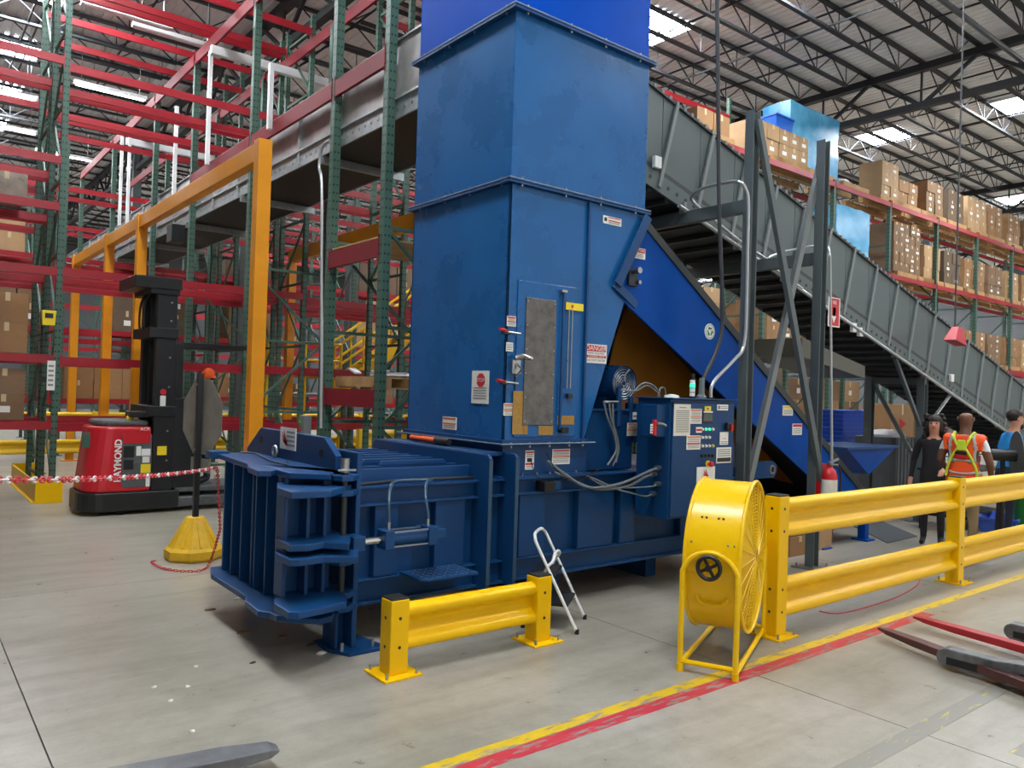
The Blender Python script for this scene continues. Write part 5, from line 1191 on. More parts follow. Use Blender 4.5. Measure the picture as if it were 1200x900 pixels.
def shell_of(root, body, name, m, test, off):
    me = body.data; q = MB(); used = {}
    fs = []
    for p in me.polygons:
        if test(p.center, p.material_index):
            f = []
            for i in p.vertices:
                if i not in used: used[i] = len(q.v); q.v.append(me.vertices[i].co+me.vertices[i].normal*off)
                f.append(used[i])
            fs.append(tuple(f))
    q.f = fs; o = q.build(name, m, root, smooth='all'); sd = o.modifiers.new('s', 'SOLIDIFY'); sd.thickness = .008; sd.offset = 1; return o
def hair(root, J, m, back=.0, long_=0., bald=False):
    h = J['head']; q = MB().ball(h+Vector((0, .018, .035)), .098, 16, 10, (.96, 1.08, .95))
    q2 = MB(); keep = []
    for f in q.f:
        c = sum((q.v[i] for i in f), Vector())/len(f)
        if c.z > h.z+.045 or c.y > h.y+.02: keep.append(f)
    q.f = keep
    if long_:
        q.ball(h+Vector((0, .05, -.08)), .10, 14, 9, (1.05, .75, 1.5))
        for s in (-1, 1): q.ball(h+Vector((s*.075, .0, -.05)), .05, 10, 7, (.7, 1.0, 2.0))
        rr = random.Random(4)
        for i in range(70):
            t = rr.uniform(-.35, PI+.35); zz_ = rr.uniform(-.20, .12); rad = .105+.02*rr.random()-(.25*max(0, zz_-.06)); q.ball(h+Vector((rad*math.cos(t), .03+rad*math.sin(t), zz_)), rr.uniform(.022, .04), 7, 5)
    return q.build('hair', m, root, smooth='all')
DN = ((.245, .03, 1.14), (.27, -.06, .90))
# facing angle: rz=0 faces -Y; man in the orange vest seen from behind faces away to the right
vm = PZ(1127, 657)
r1, b1_, J1 = person('man in an orange safety vest with lime harness seen from behind', (vm.x, vm.y, 0), math.radians(98), 1.0,
    dict(head='skin_brown', hand='skin_brown', fore='skin_brown', upper='skin_brown', torso='shirt_white', leg='cloth_khaki', shoe='black_rubber'), (((.26, -.0, 1.15), (.22, -.20, 1.02)), ((.26, .0, 1.14), (.24, -.16, .98))), sublev=3)
vest = shell_of(r1, b1_, 'vest', 'vest_orange', lambda c, k: k in (4, 5) and .90 < c.z < 1.445 and abs(c.x) < .20, .018)
def strap_(root, pts, w, m, name, y, J=None):
    q = MB()
    for a, b in zip(pts[:-1], pts[1:]): q.bar(a, b, .012, w, up=(0, 0, 1) if abs(b[2]-a[2]) < abs(b[0]-a[0]) else (1, 0, 0))
    return q.build(name, m, root)
def band(root, body, name, m, test, off): return shell_of(root, body, name, m, test, off)
band(r1, b1_, 'reflective_band', 'vest_silver', lambda c, k: k in (4, 5) and (1.005 < c.z < 1.035 or 1.15 < c.z < 1.18) and abs(c.x) < .2, .030)
band(r1, b1_, 'reflective_band', 'vest_silver', lambda c, k: k in (4, 5) and 1.16 < c.z < 1.44 and .10 < abs(c.x) < .125, .030)
yb = .135
for s in (-1, 1):
    MB().tube(smooth_path([(s*.03, yb+.01, 1.32), (s*.09, yb+.01, 1.22), (s*.145, yb-.015, 1.08), (s*.16, yb-.02, .98)]), .014, 6).build('harness_strap', 'vest_lime', r1, smooth=True)
    MB().tube(smooth_path([(s*.03, yb+.01, 1.30), (s*.08, yb, 1.42), (s*.10, .04, 1.485), (s*.10, -.06, 1.46)]), .014, 6).build('harness_strap', 'vest_lime', r1, smooth=True)
MB().bx(-.04, .04, yb-.01, yb+.03, 1.28, 1.40).build('harness_pad', 'vest_lime', r1, bevel=.01); MB().bx(-.06, .06, yb, yb+.035, 1.235, 1.27).build('harness_buckle', 'black_plastic', r1, bevel=.005); MB().bx(-.05, .05, yb, yb+.036, 1.205, 1.23).build('harness_tag', 'ink_red', r1)
wv = PZ(1098, 648)
r2, b2_, J2 = person('woman with dark curly hair in black clothes behind the vested man', (wv.x+.55, wv.y+.30, 0), math.radians(-72), .94, dict(head='skin_light', hand='skin_light', fore='cloth_black', upper='cloth_black', torso='cloth_black', leg='cloth_black', shoe='black_rubber'), (((.24, -.03, 1.14), (.16, -.22, 1.05)), DN))
hair(r2, J2, 'hair_dark', long_=1)
bm2 = PZ(1170, 640)
r3, b3_, J3 = person('man in a bright blue shirt at the right edge', (bm2.x+.6, bm2.y+.15, 0), math.radians(50), 1.0, dict(head='skin_light', hand='skin_light', fore='skin_light', upper='shirt_blue', torso='shirt_blue', leg='cloth_navy', shoe='black_rubber'), (((.25, -.05, 1.15), (.20, -.28, 1.10)), ((.25, -.05, 1.15), (.20, -.28, 1.08))), lean=.10)
hq = hair(r3, J3, 'hair_dark')
MB().ball(J3['jaw']+Vector((0, -.03, -.02)), .068, 10, 7, (.95, .9, .8)).build('beard', 'hair_dark', r3, smooth='all')
r4, b4_, J4 = person('truck operator in dark clothes and an orange beanie', (3.62, 11.62, .32), math.radians(-100), .93, dict(head='skin_light', hand='skin_light', fore='cloth_navy', upper='cloth_navy', torso='cloth_navy', leg='cloth_navy', shoe='black_rubber'), (((.25, -.05, 1.15), (.2, -.28, 1.1)), DN))
h = J4['head']; MB().lathe([(.102, 0), (.108, .02), (.106, .06), (.098, .09), (.075, .13), (.03, .155)], h+Vector((0, .01, -.005)), n=18).build('beanie', 'beanie_orange', r4, smooth=True)
MB().lathe([(.110, 0), (.114, .02), (.110, .045)], h+Vector((0, .01, -.01)), n=18, cap=False).build('beanie_cuff', 'beanie_orange', r4, smooth=True)
hair(r4, J4, 'hair_dark')
# ------------------------------------------------------------------ stop sign stand
SB = PZ(229, 652); SB = Vector((2.47, 8.2, 0))
SS = thing('stop_sign_stand', 'grey back of an octagonal stop sign on a yellow weighted base', 'sign', SB)
n8 = 8
def octo(r, z): return [(SB.x+r*math.cos(PI/8+PI/4*i), SB.y+r*math.sin(PI/8+PI/4*i), z) for i in range(8)]
q = MB(); rings = [octo(.27, 0), octo(.285, .03), octo(.285, .10), octo(.25, .13), octo(.10, .40), octo(.09, .42)]
q.add([p for r in rings for p in r], [(k*8+i, k*8+(i+1) % 8, (k+1)*8+(i+1) % 8, (k+1)*8+i) for k in range(5) for i in range(8)]+[tuple(range(8))[::-1], tuple(range(40, 48))]); q.build('base', 'base_yellow', SS, bevel=.01)
for i in range(8):
    t = PI/4*i; MB().bar((SB.x+.235*math.cos(t), SB.y+.235*math.sin(t), .135), (SB.x+.10*math.cos(t), SB.y+.10*math.sin(t), .37), .03, .02).build('base_rib', 'base_yellow', SS, bevel=.004)
MB().bx(SB.x-.027, SB.x+.027, SB.y-.027, SB.y+.027, .40, 1.87).build('pole', 'black_paint', SS, bevel=.003)
na = math.radians(12); nv = Vector((math.cos(na), math.sin(na), 0)); tv = Vector((-nv.y, nv.x, 0))
sc_ = Vector((SB.x, SB.y, 1.43))+nv*.035
ro_ = .41
q = MB(); f_ = [sc_+tv*ro_*math.cos(PI/8+PI/4*i)*1.0+UZ*ro_*math.sin(PI/8+PI/4*i) for i in range(8)]; g_ = [p+nv*.004 for p in f_]
q.add(f_+g_, [tuple(range(8)), tuple(range(8, 16))[::-1]]+[(i, i+8, (i+1) % 8+8, (i+1) % 8) for i in range(8)]); pl_ = q.build('octagon_plate', 'sign_back', SS)
q = MB(); f2 = [sc_+nv*.0045+tv*(ro_-.012)*math.cos(PI/8+PI/4*i)+UZ*(ro_-.012)*math.sin(PI/8+PI/4*i) for i in range(8)]; q.add(f2, [tuple(range(8))[::-1]]).build('red_face', 'ink_red', pl_)
for zz in (1.1, 1.76): MB().cyl(Vector((SB.x, SB.y, zz))-nv*.036, Vector((SB.x, SB.y, zz))+nv*.05, .01, 8).build('bolt', 'steel', SS)
q = MB().ob((SB.x+nv.x*.035, SB.y+nv.y*.035, .94), tv*.19, UZ*.07, nv*.003); q.build('lower_plate', 'sign_back', SS, bevel=.02)
# ------------------------------------------------------------------ chains
def chain(path, label, two=True, pitch=.036, wire=.0042):
    pts = [Vector(p) for p in path]; L = [0]
    for a, b in zip(pts[:-1], pts[1:]): L.append(L[-1]+(b-a).length)
    n = int(L[-1]/pitch); mr, mw = MB(), MB(); k = 0
    r = thing('barrier_chain', label, 'chain', pts[-1])
    def at(s):
        for i in range(len(L)-1):
            if s <= L[i+1]: t = (s-L[i])/(L[i+1]-L[i]); return pts[i].lerp(pts[i+1], t), (pts[i+1]-pts[i]).normalized()
        return pts[-1], (pts[-1]-pts[-2]).normalized()
    for i in range(n):
        c, d = at((i+.5)*pitch); s = d.cross(UZ).normalized() if abs(d.z) < .95 else Vector((1,0,0)); u = s.cross(d)
        w = (s if i % 2 else u); hl, hw = pitch*.68, .011
        loop = [c+d*hl*math.cos(t)+w*hw*math.sin(t) for t in [2*PI*j_/8 for j_ in range(8)]]
        (mw if (two and (i//2) % 3 == 2) else mr).tube(loop, wire, 5, closed=True)
    mr.build('red_links', 'chain_red', r, smooth=True)['kind'] = 'stuff'
    if two: mw.build('highlight_links', 'chain_highlight', r, smooth=True)['kind'] = 'stuff'  # pale links put highlights into the colour of the red chain
    return r
A_ = Vector((2.09, 6.44, 1.10)); B_ = PX(-40, 562, .2)
cp = []
for i in range(15):
    t = i/14; p = A_.lerp(B_, t); p.z -= .10*4*t*(1-t)*.3; cp.append(p)
chain(cp, 'red plastic chain, highlights coloured in as pale links, stretched across the aisle from the baler')
g1 = [(2.10, 6.44, 1.10), (2.12, 6.48, .8), (2.12, 6.55, .5)]
cp = smooth_path([PZ(258, 620, .45), PZ(250, 648, .15), PZ(243, 664, .02), PZ(232, 669, .012), PZ(210, 669, .012), PZ(192, 666, .012), PZ(180, 661, .012), PZ(178, 658, .012), PZ(184, 657, .012)], 5)
chain([Vector((2.10, 6.44, 1.10)), cp[0]]+cp[1:], 'red plastic chain trailing from the baler onto the floor', two=False)

# ------------------------------------------------------------------ drum fan
FO = Vector((4.285, 3.19, 0)); fa = Vector((.42, -.9075, 0)).normalized(); flv = Vector((-fa.y, fa.x, 0)).normalized()
fc_ = FO+flv*.44+UZ*.70
FN = thing('drum_fan', 'large yellow drum fan on a tubular stand beside the guardrail', 'fan', (fc_.x, fc_.y, 0))
hw = .178; R_ = .512
def prf(r, h): return (r, h)
MB().lathe([(R_-.004, -hw), (R_, -hw+.0), (R_, hw), (R_-.004, hw)], fc_, fa, 48, cap=False).build('drum', 'fan_yellow', FN, smooth=True)
MB().lathe([(R_-.012, hw), (R_-.012, -hw)], fc_, fa, 48, cap=False).build('drum_liner', 'fan_yellow', FN, smooth=True)
u1 = flv; 
for s in (-1, 1): MB().tube([fc_+fa*s*hw+(u1*math.cos(t)+UZ*math.sin(t))*(R_+.004) for t in [2*PI*i/48 for i in range(48)]], .013, 8, closed=True).build('rim', 'fan_yellow', FN, smooth=True)
for s in (-1, 1):
    gq = MB(); 
    for r in [.05+.0235*i for i in range(20)]: gq.tube([fc_+fa*s*(hw-.005+.03*(1-r/R_))+(u1*math.cos(t)+UZ*math.sin(t))*r for t in [2*PI*i/32 for i in range(32)]], .0042, 4, closed=True)
    for i in range(24):
        t = 2*PI*i/24; gq.tube([fc_+fa*s*(hw+.025)+(u1*math.cos(t)+UZ*math.sin(t))*.05, fc_+fa*s*(hw-.005)+(u1*math.cos(t)+UZ*math.sin(t))*(R_-.005)], .0045, 5)
    gq.build('guard_grille', 'fan_yellow', FN, smooth=True)
hub = MB().cyl(fc_-fa*.14, fc_+fa*.12, .09, 20).build('motor_hub', 'dark_steel', FN, smooth=True)
for i in range(4):
    t = 2*PI*i/4+.4; d = u1*math.cos(t)+UZ*math.sin(t); e = fa.cross(d); q = MB()
    q.add([fc_+d*.08-e*.06-fa*.03, fc_+d*.48-e*.10-fa*.05, fc_+d*.48+e*.10+fa*.05, fc_+d*.08+e*.06+fa*.03], [(0,1,2,3)]); o = q.build('blade', 'fan_yellow', FN); s_ = o.modifiers.new('s', 'SOLIDIFY'); s_.thickness = .006
MB().bar(fc_-u1*R_, fc_+u1*R_, .04, .03).build('motor_bar', 'fan_yellow', FN)
# tubular stand
tr = .019
for sgn, nm in ((-1, 'near'), (1, 'far')):
    e = fc_*1+flv*sgn*(R_+.035); e.z = 0
    pts = [e-fa*hw+UZ*.05, e-fa*hw+UZ*.60]+[e+UZ*.62+(-fa*math.cos(t)*hw+UZ*math.sin(t)*.17) for t in [PI*i/12 for i in range(1, 12)]]+[e+fa*hw+UZ*.60, e+fa*hw+UZ*.05]
    MB().tube(smooth_path(pts, 3), tr, 10).build('end_frame', 'fan_yellow', FN, smooth=True)
    for s in (-1, 1): MB().cyl(e+fa*s*hw, e+fa*s*hw+UZ*.05, .024, 10).build('foot', 'fan_yellow', FN, smooth=True)
    MB().cyl(e-fa*hw+UZ*.065, e+fa*hw+UZ*.065, .017, 8).build('cross_tube', 'fan_yellow', FN, smooth=True)
    pv = e+UZ*.70
    MB().ob(pv-flv*sgn*.02, fa*hw*.98, UZ*.045, flv*.004).build('pivot_plate', 'fan_yellow', FN, bevel=.002)
    w0 = pv+flv*sgn*.035
    MB().cyl(pv-flv*sgn*.05, w0, .018, 10).build('pivot_stud', 'fan_yellow', FN, smooth=True)
    hwl = MB().tube([w0+(fa*math.cos(t)+UZ*math.sin(t))*.072 for t in [2*PI*i/24 for i in range(24)]], .014, 8, closed=True)
    for i in range(4):
        t = PI/2*i+.5; hwl.tube([w0, w0+(fa*math.cos(t)+UZ*math.sin(t))*.07], .011, 6)
    hwl.cyl(w0-flv*.012, w0+flv*sgn*.022, .022, 12); hwl.build('tilt_handwheel', 'black_plastic', FN, smooth=True, label='black tilt handwheel')
for s in (-1, 1): MB().tube([fc_*1-flv*(R_+.035)+fa*s*hw+UZ*(.045-fc_.z+0), fc_*1+flv*(R_+.035)+fa*s*hw+UZ*(.045-fc_.z)], .018, 8).build('base_tube', 'fan_yellow', FN, smooth=True)
def drumpt(th, f): return fc_+(-flv*math.cos(th)+UZ*math.sin(th))*(R_+.022)+fa*f
hp = [drumpt(-.42, -.10)-(-flv*math.cos(-.42)+UZ*math.sin(-.42))*.02, drumpt(-.47, -.085), drumpt(-.52, -.05), drumpt(-.52, .05), drumpt(-.47, .085), drumpt(-.42, .10)-(-flv*math.cos(-.42)+UZ*math.sin(-.42))*.02]
MB().tube(smooth_path(hp, 4), .012, 8).build('carry_handle', 'fan_yellow', FN, smooth=True)
for th, fs2 in ((.62, (-.09, -.06, .02, .05)), (.28, (-.14, .10, .14))):
    for f in fs2: p = drumpt(th, f); MB().ball(p-(-flv*math.cos(th)+UZ*math.sin(th))*.02, .008, 6, 5).build('rivet', 'steel' if th < .5 else 'black_plastic', FN)
# ------------------------------------------------------------------ guardrails
def post_(root, x, y, H, m='rail_yellow', w=.066, holes=((.15,.36),)):
    p = MB().bx(x-w, x+w, y-w, y+w, .012, H).build('post', m, root, bevel=.008)
    MB().bx(x-w+.004, x+w-.004, y-w+.004, y+w-.004, H-.002, H+.010).build('post_cap', 'black_rubber', root, bevel=.003)
    b = MB().bx(x-.135, x+.135, y-.135, y+.135, 0, .014).build('base_plate', m, root, bevel=.003)
    for sx_ in (-.105, .105):
        for sy_ in (-.105, .105): MB().cyl((x+sx_, y+sy_, .014), (x+sx_, y+sy_, .05), .009, 8).build('anchor_bolt', 'steel', b)
    for z in holes:
        for dx in (-.0, ):
            for q_, s2 in ((y-w-.001, 1),): MB().cyl((x, q_+.001, z), (x, q_-.001, z), .011, 8).build('bolt_hole', 'black_plastic', p)
            MB().cyl((x-w, y, z), (x-w-.002, y, z), .011, 8).build('bolt_hole', 'black_plastic', p)
    return p
def wrail(root, xa, xb, y, z0, z1, m='rail_yellow'):
    h = z1-z0; prof = []
    N = 28
    for i in range(N+1):
        t = i/N; s_t = min(t, 1-t)*2; KP = ((0, -.004), (.06, -.03), (.14, -.052), (.24, -.06), (.42, -.058), (.52, -.048), (.70, -.014), (.78, -.004), (1.01, 0)); v = next(a[1]+(b_[1]-a[1])*(s_t-a[0])/(b_[0]-a[0]) for a, b_ in zip(KP[:-1], KP[1:]) if a[0] <= s_t <= b_[0])
        prof.append((y+v+.02, z0+h*t))
    back = [(a+.006, b) for a, b in prof][::-1]
    vs = []; M = len(prof)
    for x in (xa, xb):
        vs += [(x, a, b) for a, b in prof]+[(x, a, b) for a, b in back]
    K = 2*M; fs = [(i, (i+1) % K, K+(i+1) % K, K+i) for i in range(K)]+[tuple(range(K))[::-1], tuple(range(K, 2*K))]
    return MB().add(vs, [f[::-1] for f in fs]).build('rail', m, root, smooth=True)
SG = thing('guardrail', 'short low yellow guardrail with a single rail before the baler', 'guardrail', (3.13, 4.27, 0))
xs1, xs2, sy = 2.53, 3.72, 4.285
for x in (xs1, xs2): post_(SG, x, sy, .475, holes=(.18, .36))
wrail(SG, xs1+.066, xs2-.066, sy-.01, .135, .435)
DG = thing('guardrail', 'long yellow guardrail with two rails beside the drum fan', 'guardrail', (8.5, 3.4, 0))
dx_ = [5.33, 8.53, 11.73, 14.93]
for i, x in enumerate(dx_): post_(DG, x, 3.40, 1.065, holes=(.19, .36, .80, .97))
for a, b in zip(dx_[:-1], dx_[1:]): wrail(DG, a+.066, b-.066, 3.39, .735, 1.04); wrail(DG, a+.066, b-.066, 3.39, .125, .43)
def far_rail(y, x0, x1, label, sp=3.2):
    r = thing('guardrail', label, 'guardrail', (x0, y, 0)); x = x0; px_ = None
    while x < x1:
        MB().bx(x-.06, x+.06, y-.06, y+.06, 0, 1.06).build('post', 'far_yellow', r)
        if px_ is not None:
            for z0 in (.16, .74): wrail(r, px_+.06, x-.06, y, z0, z0+.3, 'far_yellow')
        px_ = x; x += sp
far_rail(18.9, .3, 14, 'distant yellow two-rail guardrail behind the truck')
far_rail(12.0, 6.3, 16, 'yellow two-rail guardrail behind the baler under the racks')
# ------------------------------------------------------------------ step stool
f1, f2 = PZ(676, 743), PZ(686, 724); SSt = thing('step_stool', 'folding step stool with white tube frame leaning by the short guardrail', 'step stool', ((f1.x+f2.x)/2, (f1.y+f2.y)/2, 0))
wv_ = (f2-f1); wv_.z = 0; W_ = .40; wd = wv_.normalized()
apx = PY(637, 624, f1.y+.10); A0 = Vector((f1.x, f1.y, .012)); A1 = A0+wd*W_
top1 = PX(629, 634, f1.x-.16) if False else Vector((A0.x-.34, A0.y+.02, .74))
bk = Vector((-wd.y, wd.x, 0)); bk = bk if bk.x < 0 else -bk
T0 = A0+bk*.34+UZ*.66; T1 = T0+wd*W_
loop = [A0, A0.lerp(T0, .5), A0.lerp(T0, .94), T0+wd*.03+(T0-A0)*.02, T0+wd*.10+(T0-A0)*.06, T1-wd*.10+(T0-A0)*.06, T1-wd*.03+(T0-A0)*.02, A1.lerp(T1, .94), A1.lerp(T1, .5), A1]
MB().tube(smooth_path(loop, 4), .0125, 10).build('front_frame', 'white_paint', SSt, smooth=True)
B0 = A0+bk*.42; B1 = B0+wd*W_
m0 = A0.lerp(T0, .62); m1 = A1.lerp(T1, .62)
lp2 = [B0+wd*.02, m0+bk*.06+UZ*.0+wd*.02, m0+bk*.0+UZ*.09+wd*.05, m0+bk*-.0+UZ*.13+wd*.12, m1+UZ*.13-wd*.12, m1+UZ*.09-wd*.05, m1+bk*.06-wd*.02, B1-wd*.02]
MB().tube(smooth_path(lp2, 4), .0115, 10).build('rear_frame', 'white_paint', SSt, smooth=True)
for t, dp in ((.28, .22), (.60, .20)):
    c = A0.lerp(T0, t)+wd*W_/2+bk*dp*.42; MB().ob(c, wd*(W_/2-.02), bk*dp/2, UZ*.014).build('tread', 'black_plastic', SSt, bevel=.01)
for p in (A0, A1, B0+wd*.02, B1-wd*.02): MB().cyl((p.x, p.y, 0), (p.x, p.y, .035), .016, 8).build('rubber_foot', 'black_rubber', SSt)
# ------------------------------------------------------------------ forks and truck legs in the foreground
fk = thing('lift_fork', 'worn grey fork tip reaching in at the bottom edge', 'fork', (1.3, 3.6, 0))
a, b = PZ(342, 878, .10), PZ(312, 867, .10); d0 = PZ(150, 905, .10); d1 = PZ(180, 911, .10)
e0 = PZ(338, 888, .08)
ax_ = (PZ(325, 874, .10)-PZ(195, 899, .10)); ax_.z = 0; ax_.normalize(); sd_ = Vector((-ax_.y, ax_.x, 0)); tip = PZ(326, 874, .09); wid = .075
q = MB(); prof = [(0, .45, .085, .075), (-.04, .7, .10, .06), (-.25, 1, .105, .045), (-1.6, 1, .105, .03)]
vs = []
for s, w, zt_, zb_ in prof:
    c = Vector((tip.x, tip.y, 0))+ax_*s; vs += [c-sd_*wid*w+UZ*zt_, c+sd_*wid*w+UZ*zt_, c+sd_*wid*w+UZ*zb_, c-sd_*wid*w+UZ*zb_]
q.add(vs, [(3,2,1,0)]+[(k*4+i, k*4+(i+1) % 4, (k+1)*4+(i+1) % 4, (k+1)*4+i) for k in range(3) for i in range(4)]+[(12,13,14,15)]); q.build('blade', 'fork_worn', fk, bevel=.008)
MB().ob(Vector((tip.x, tip.y, .25))-ax_*1.62, ax_*.02, sd_*wid, UZ*.25).build('shank', 'fork_steel', fk, bevel=.006)
RF = thing('reach_truck_legs', 'forks and outrigger legs of a reach truck entering at lower right', 'truck', (7.0, 2.4, 0))
def fork2(p0, p1, m, wid=.05, z=.09, L=1.5):
    a = PZ(p0[0], p0[1], z); b = PZ(p1[0], p1[1], z); d = (b-a); d.z = 0; d.normalize(); s = Vector((-d.y, d.x, 0)); a = a+d*0; vs = []
    for t, w, zt_, zb_ in ((0, .35, z-.005, z-.02), (.10, .8, z+.005, z-.03), (.35, 1, z+.01, z-.04), (L, 1, z+.015, z-.05)):
        c = Vector((a.x, a.y, 0))+d*t; vs += [c-s*wid*w+UZ*zt_, c+s*wid*w+UZ*zt_, c+s*wid*w+UZ*zb_, c-s*wid*w+UZ*zb_]
    MB().add(vs, [(0,1,2,3)]+[(k*4+i, (k+1)*4+i, (k+1)*4+(i+1) % 4, k*4+(i+1) % 4) for k in range(3) for i in range(4)]+[(15,14,13,12)]).build('fork', m, RF, bevel=.005)
    return a, d
mat('fork_red', '#a31f2c', .38, .1, .3, 7); mat('fork_brown', '#5c3a3a', .45, .3, .3, 7)
fork2((1030, 734), (1110, 764), 'fork_brown', L=1.55); fork2((1071, 721), (1200, 757), 'fork_red', L=1.6)
def outrig(p0, p1, L=1.6, h=.15):
    a = PZ(p0[0], p0[1], .02); b = PZ(p1[0], p1[1], .02); d = b-a; d.z = 0; d.normalize(); s = Vector((-d.y, d.x, 0)); a = Vector((a.x, a.y, 0))
    r = []
    for i in range(9):
        t = PI/2+PI*i/8; r.append((.075+.075*math.cos(t), .085+.065*math.sin(t)))
    poly = r+[(.35, .02), (L, .02), (L, .18), (.5, .17), (.35, .15)]
    vs = [a+s*.0+d*x+UZ*z for x, z in poly]+[a+s*.11+d*x+UZ*z for x, z in poly]; n = len(poly)
    o = MB().add(vs, [tuple(range(n)), tuple(range(n, 2*n))[::-1]]+[(i, i+n, (i+1) % n+n, (i+1) % n) for i in range(n)]).build('outrigger', 'fork_steel', RF, bevel=.01)
    for x in (.11, .34): MB().cyl(a+d*x+UZ*.075+s*.02, a+d*x+UZ*.075+s*.10, .075, 16).build('load_wheel', 'wood', o, smooth=True)
    for x in (.52, .72): MB().cyl(a+d*x+UZ*.09-s*.004, a+d*x+UZ*.09, .022, 12).build('axle_bolt', 'black_plastic', o)
    MB().ob(a+d*.2+UZ*.07-s*.003, d*.13, UZ*.025, s*.003).build('slot_recess', 'black_plastic', o, bevel=.01)
outrig((1096, 779), (1200, 808)); outrig((1175, 748), (1225, 760), 1.3)
# ------------------------------------------------------------------ small things around the low end of the conveyor
def crate_stack(px_, y0, y1, Y, w, m, n, label, name='tray'):
    a = PY(px_, y1, Y); b = PY(px_, y0, Y); hh = (b.z-a.z)/n
    for i in range(n):
        z = a.z+i*hh; r = thing(name, label, 'tray', (a.x, Y+.2, z), 'stack of '+label)
        q = MB().prism([(a.x-w/2+.03, z), (a.x+w/2-.03, z), (a.x+w/2, z+hh*.8), (a.x-w/2, z+hh*.8)], 'y', Y, Y+.45); q.build('body', m, r); MB().bx(a.x-w/2-.02, a.x+w/2+.02, Y-.02, Y+.47, z+hh*.78, z+hh*.98).build('rim', m, r)
crate_stack(1004, 481, 525, 7.0, 1.0, 'crate_blue', 9, 'blue plastic tray stacked behind the infeed conveyor')
p = PY(1004, 526, 7.0); tb = thing('work_bench', 'grey steel bench under the stack of blue trays', 'bench', (p.x, 7.2, 0)); MB().bx(p.x-.7, p.x+.7, 6.9, 7.7, p.z-.05, p.z).build('top', 'col_grey', tb)
for sx_ in (-.62, .62):
    for y in (6.98, 7.62): MB().bx(p.x+sx_-.03, p.x+sx_+.03, y-.03, y+.03, 0, p.z-.05).build('leg', 'col_grey', tb)
def open_bin(name, label, cat, x, y, z, sx, sy, h, m, taper=.05, t=.015, rz=0.):
    r = local(name, label, cat); q = MB()
    for (x0, x1, y0, y1) in ((-1, 1, -1, -1), ): pass
    a, b = sx/2, sy/2; c, d = a-taper, b-taper
    vs = [(-c,-d,0),(c,-d,0),(c,d,0),(-c,d,0),(-a,-b,h),(a,-b,h),(a,b,h),(-a,b,h),(-a+t,-b+t,h),(a-t,-b+t,h),(a-t,b-t,h),(-a+t,b-t,h),(-c+t,-d+t,t),(c-t,-d+t,t),(c-t,d-t,t),(-c+t,d-t,t)]
    q.add(vs, [(0,3,2,1),(0,1,5,4),(1,2,6,5),(2,3,7,6),(3,0,4,7),(4,5,9,8),(5,6,10,9),(6,7,11,10),(7,4,8,11),(8,9,13,12),(9,10,14,13),(10,11,15,14),(11,8,12,15),(12,13,14,15)]); q.build('body', m, r)
    MB().bx(-a-.015, a+.015, -b-.015, -b, h-.04, h).build('rim', m, r); MB().bx(-a-.015, a+.015, b, b+.015, h-.04, h).build('rim', m, r); MB().bx(-a-.015, -a, -b, b, h-.04, h).build('rim', m, r); MB().bx(a, a+.015, -b, b, h-.04, h).build('rim', m, r)
    place(r, (x, y, z), rz); return r
p = PZ(1172, 622); open_bin('storage_bin', 'blue plastic bin on the floor behind the guardrail', 'bin', p.x, p.y, 0, .75, .5, .22, 'bin_blue', rz=.2)
p = PZ(1205, 626); bk_ = thing('bucket', 'bright green plastic bucket at the right edge behind the rail', 'bucket', (p.x, p.y, .0))
zb_ = .12; MB().lathe([(.001, zb_), (.17, zb_), (.22, zb_+.42), (.235, zb_+.42), (.235, zb_+.45), (.205, zb_+.45), (.155, zb_+.02), (.001, zb_+.02)], (p.x, p.y, 0), n=24, cap=False).build('body', 'bucket_green', bk_, smooth=True); MB().bx(p.x-.2, p.x+.2, p.y-.2, p.y+.2, 0, .12).build('plinth', 'black_plastic', bk_)
pc = PY(1060, 500, 6.0)
gy = thing('bulk_bin', 'dark grey corrugated bulk bin heaped with white bags', 'bin', (PZ(1063, 600).x, 6.0, 0)); gx = PY(1062, 540, 6.0).x; gz = PY(1060, 513, 6.0).z
MB().bx(gx-.35, gx+.35, 6.0, 6.7, .1, gz).build('body', 'gaylord_grey', gy, bevel=.01)
for i in range(6): MB().bx(gx-.33+i*.12, gx-.29+i*.12, 5.985, 6.0, .12, gz-.02).build('corrugation', 'gaylord_grey', gy)
MB().bx(gx-.36, gx+.36, 5.99, 6.71, 0, .1).build('pallet_base', 'black_plastic', gy)
tag(MB().ball((gx, 6.35, gz+.02), .34, 14, 9, (1, .9, .3)).build('plastic_bag', 'bag_white', smooth=True), 'white plastic bag on top of the grey bulk bin', 'bag')
# brown cartons and wooden box behind the guardrail
for (px_, py_, s, m_, lb) in ((1057, 511, (1.0, .6, .75), 'carton', 'large brown carton with a red arrow behind the conveyor leg'), (1080, 511, (.45, .6, .75), 'carton_c', 'pale carton beside the large arrow carton')):
    p = PY(px_, py_, 7.6); o = carton((p.x, 7.9, p.z-.1), s, m_, lb, None); z0 = p.z-.1
    if 'arrow' in lb and s[0] == 1.0: MB().add([Vector((.15, -.304, .35)), Vector((-.15, -.304, .22)), Vector((-.1, -.304, .35)), Vector((-.15, -.304, .48))], [(0,1,2,3)][::-1]).build('red_arrow', 'ink_red', o)
    st_ = thing('shelf_stand', 'low dark stand holding the %s' % ('large arrow carton' if s[0] == 1.0 else 'pale carton'), 'stand', (p.x, 7.9, 0)); MB().bx(p.x-s[0]/2, p.x+s[0]/2, 7.6, 8.2, z0-.05, z0).build('top', 'conv_dark', st_)
    for sx_ in (-1, 1):
        for yy in (7.63, 8.14): MB().bx(p.x+sx_*(s[0]/2-.04)-.025, p.x+sx_*(s[0]/2-.04)+.025, yy, yy+.05, 0, z0-.05).build('leg', 'conv_dark', st_)
